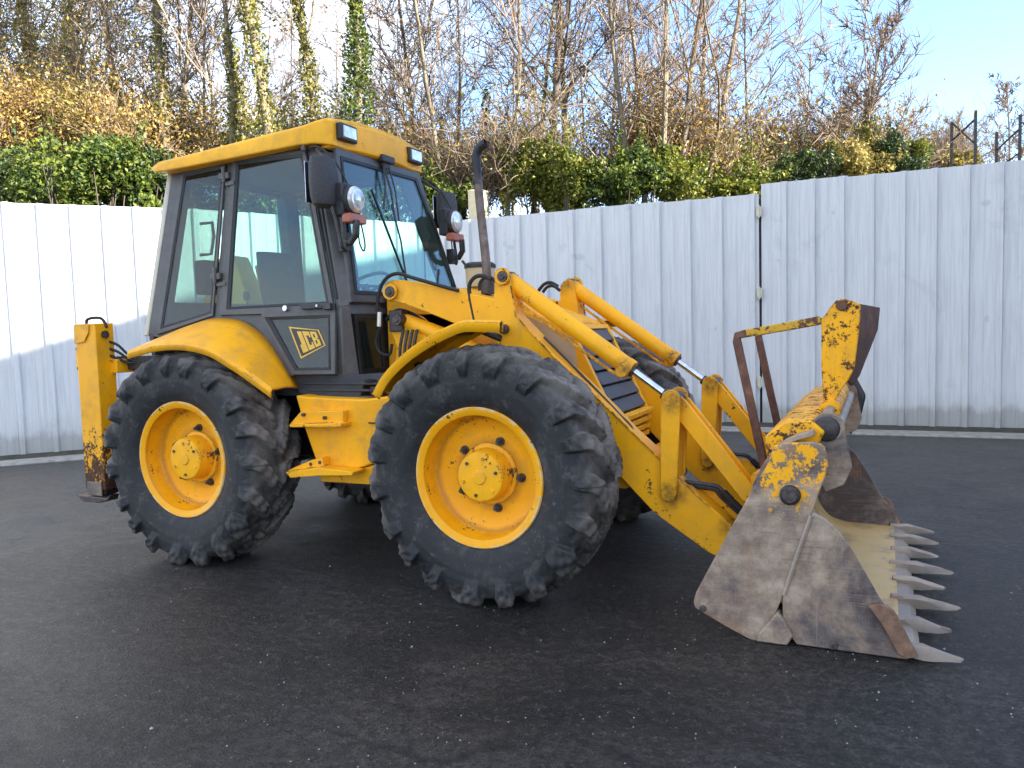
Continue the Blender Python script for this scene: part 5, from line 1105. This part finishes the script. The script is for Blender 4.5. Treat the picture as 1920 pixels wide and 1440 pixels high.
# brown thickets; the point given is the middle of each
for k, (c_, lb, dm, n, lf, lm) in enumerate([
 ((-13.057, 4.937, 5.582), 'golden brown thicket at the far left above the hedge', (1.2, 1.2, 1.6), 250, 17000, 'leaf_brown'),
 ((-12.561, 5.625, 5.713), 'golden brown thicket above the long green hedge', (1.1, 1.2, 1.5), 230, 15000, 'leaf_brown'),
 ((-11.354, 5.724, 5.375), 'olive brown thicket left of the pale ivy trunk', (1.0, 1.2, 1.3), 200, 10000, 'leaf_olive'),
 ((-10.28, 5.754, 4.953), 'brown thicket of leafy stems at the left end of the cab roof', (.9, 1.2, 1.1), 240, 8500, 'leaf_brown'),
 ((-9.943, 6.917, 5.025), 'thin olive thicket above the rear half of the cab roof', (1.3, 1.2, 1.2), 130, 4500, 'leaf_olive'),
 ((-8.803, 7.46, 5.092), 'olive thicket behind the middle of the cab roof', (1.2, 1.2, 1.2), 140, 5500, 'leaf_olive'),
 ((-7.852, 7.915, 5.167), 'olive thicket left of the thickest ivy trunk', (1.0, 1.2, 1.3), 140, 5500, 'leaf_ivy'),
 ((-7.322, 9.267, 5.086), 'pinkish bare thicket right of the thickest ivy trunk', (1.1, 1.2, 1.5), 100, 2000, 'leaf_olive'),
 ((-6.139, 8.689, 4.745), 'orange brown bush at the far end of the cab visor', (.65, 1.0, .8), 280, 2200, 'leaf_brown'),
 ((-4.59, 8.277, 4.307), 'tangle of bare arching stems right behind the exhaust pipe', (.7, 1.0, .8), 320, 900, 'leaf_olive'),
 ((-3.763, 8.126, 4.476), 'leafy stems left of the round bright bush', (.45, .8, .9), 220, 1500, 'leaf_ivy'),
 ((-3.192, 10.077, 4.702), 'brown thicket rising behind the two-lobed bush', (1.1, 1.0, 1.2), 90, 2000, 'leaf_olive'),
 ((-1.738, 10.237, 5.064), 'orange brown leafy thicket at the foot of the fan-shaped tree', (.9, 1.0, 1.4), 300, 6500, 'leaf_brown'),
 ((-0.861, 10.604, 4.479), 'brown thicket left of the gate gap', (.9, 1.0, 1.2), 120, 2800, 'leaf_olive'),
 ((-0.054, 11.566, 4.81), 'brown thicket over the left end of the gate', (1.0, 1.0, 1.2), 130, 2400, 'leaf_brown'),
 ((0.713, 12.501, 5.052), 'pinkish twiggy thicket left of the ivy-covered stub', (.8, 1.0, 1.1), 120, 1500, 'leaf_brown'),
 ((1.847, 12.466, 4.853), 'reddish bare thicket beside the round dark bush', (.8, 1.0, .9), 120, 1500, 'leaf_brown'),
 ((3.271, 17.049, 5.239), 'pale bare scrub behind the left metal frame', (1.0, 1.0, .7), 260, 200, 'leaf_brown')]):
    brush('thicket', lb, (c_[0], c_[1], c_[2]-dm[2]*.75), dm, n, 300+k, leafn=lf, leafm=lm, L=1.5)
# far low wood that closes the horizon
rng = np.random.default_rng(5); segs = []
for i in range(900):
    a = rng.uniform(-1.45, .35); d = rng.uniform(45, 75); x, y = 2+math.sin(a)*d, -4.9+math.cos(a)*d; h = rng.uniform(5, 10)
    B, R_, _ = branch(rng, np.array([x, y, 0.]), np.array([0, 0, 1.]), h, .07, .02, 5, .08, 0); segs.append((B, R_))
    for c_ in range(9):
        j = rng.integers(1, 6); B2, R2, _ = branch(rng, B[j], np.array([rng.normal()*.7, rng.normal()*.7, .8]), h*rng.uniform(.2, .4), .03, .012, 4, .15, .05); segs.append((B2, R2))
v, f = tubes_np(segs, 3); fw_ = npmesh('far_wood', v, f, 'twig'); tag(fw_, 'far bare wood closing the horizon behind everything', 'wood', kind='stuff')
# metal frames and ruined wall behind the fence
def stand(lb, a, b, z0, z1, z2, diag):
    o = empty('steel_frame', (a[0], a[1], 0)); tag(o, lb, 'frame'); d = V(b[0]-a[0], b[1]-a[1], 0)
    MB().box((0, 0, z1/2), (.05, .05, z1)).build('upright', 'dark_metal', o); MB().box((d.x, d.y, z2/2), (.05, .05, z2)).build('upright', 'dark_metal', o)
    MB().tube([V(0, 0, z0+.25), d+V(0, 0, z0+.55)], .018, 6).build('brace', 'dark_metal', o); MB().tube([V(0, 0, z0+diag), d+V(0, 0, z0+.1)], .016, 6).build('brace', 'dark_metal', o)
stand('dark steel frame standing behind the gate, left of two', (3.155, 12.238), (3.518, 11.966), 4.5, 5.08, 5.2, .6)
stand('dark steel frame standing behind the gate, right of two', (3.983, 13.18), (4.314, 12.782), 4.4, 5.0, 5.2, -.1)
wl = empty('ruined_wall', (*(-4.253, 7.211), 0)); tag(wl, 'beige rendered end of an old wall behind the exhaust pipe', 'wall')
MB().box((0, 0, 1.93), (.26, .3, 3.86)).box((.4, .3, 1.7), (.6, .3, 3.4)).build('wall', 'render', wl, bevel=.02)
# grit on the asphalt
rng = np.random.default_rng(11); vs, fs = [], []; n = 0
for i in range(1500):
    d = rng.uniform(1.2, 10)**1.0; a = rng.uniform(-1.15, .25); x, y = 2+math.sin(a)*d, -4.9+math.cos(a)*d
    s_ = rng.uniform(.0018, .0045)*(1 if rng.random() < .97 else 2.0)
    p = np.array([[1, 0, 0], [-1, 0, 0], [0, 1, 0], [0, -1, 0], [0, 0, 1.0]])*s_*rng.uniform(.6, 1.4, (5, 1))+np.array([x, y, .0005]); vs.append(p)
    fs += [(n, n+2, n+4), (n+2, n+1, n+4), (n+1, n+3, n+4), (n+3, n, n+4)]; n += 5
gr_ = npmesh('grit', np.concatenate(vs), fs, 'grit'); tag(gr_, 'pale grit scattered over the dark asphalt', 'grit', kind='stuff')
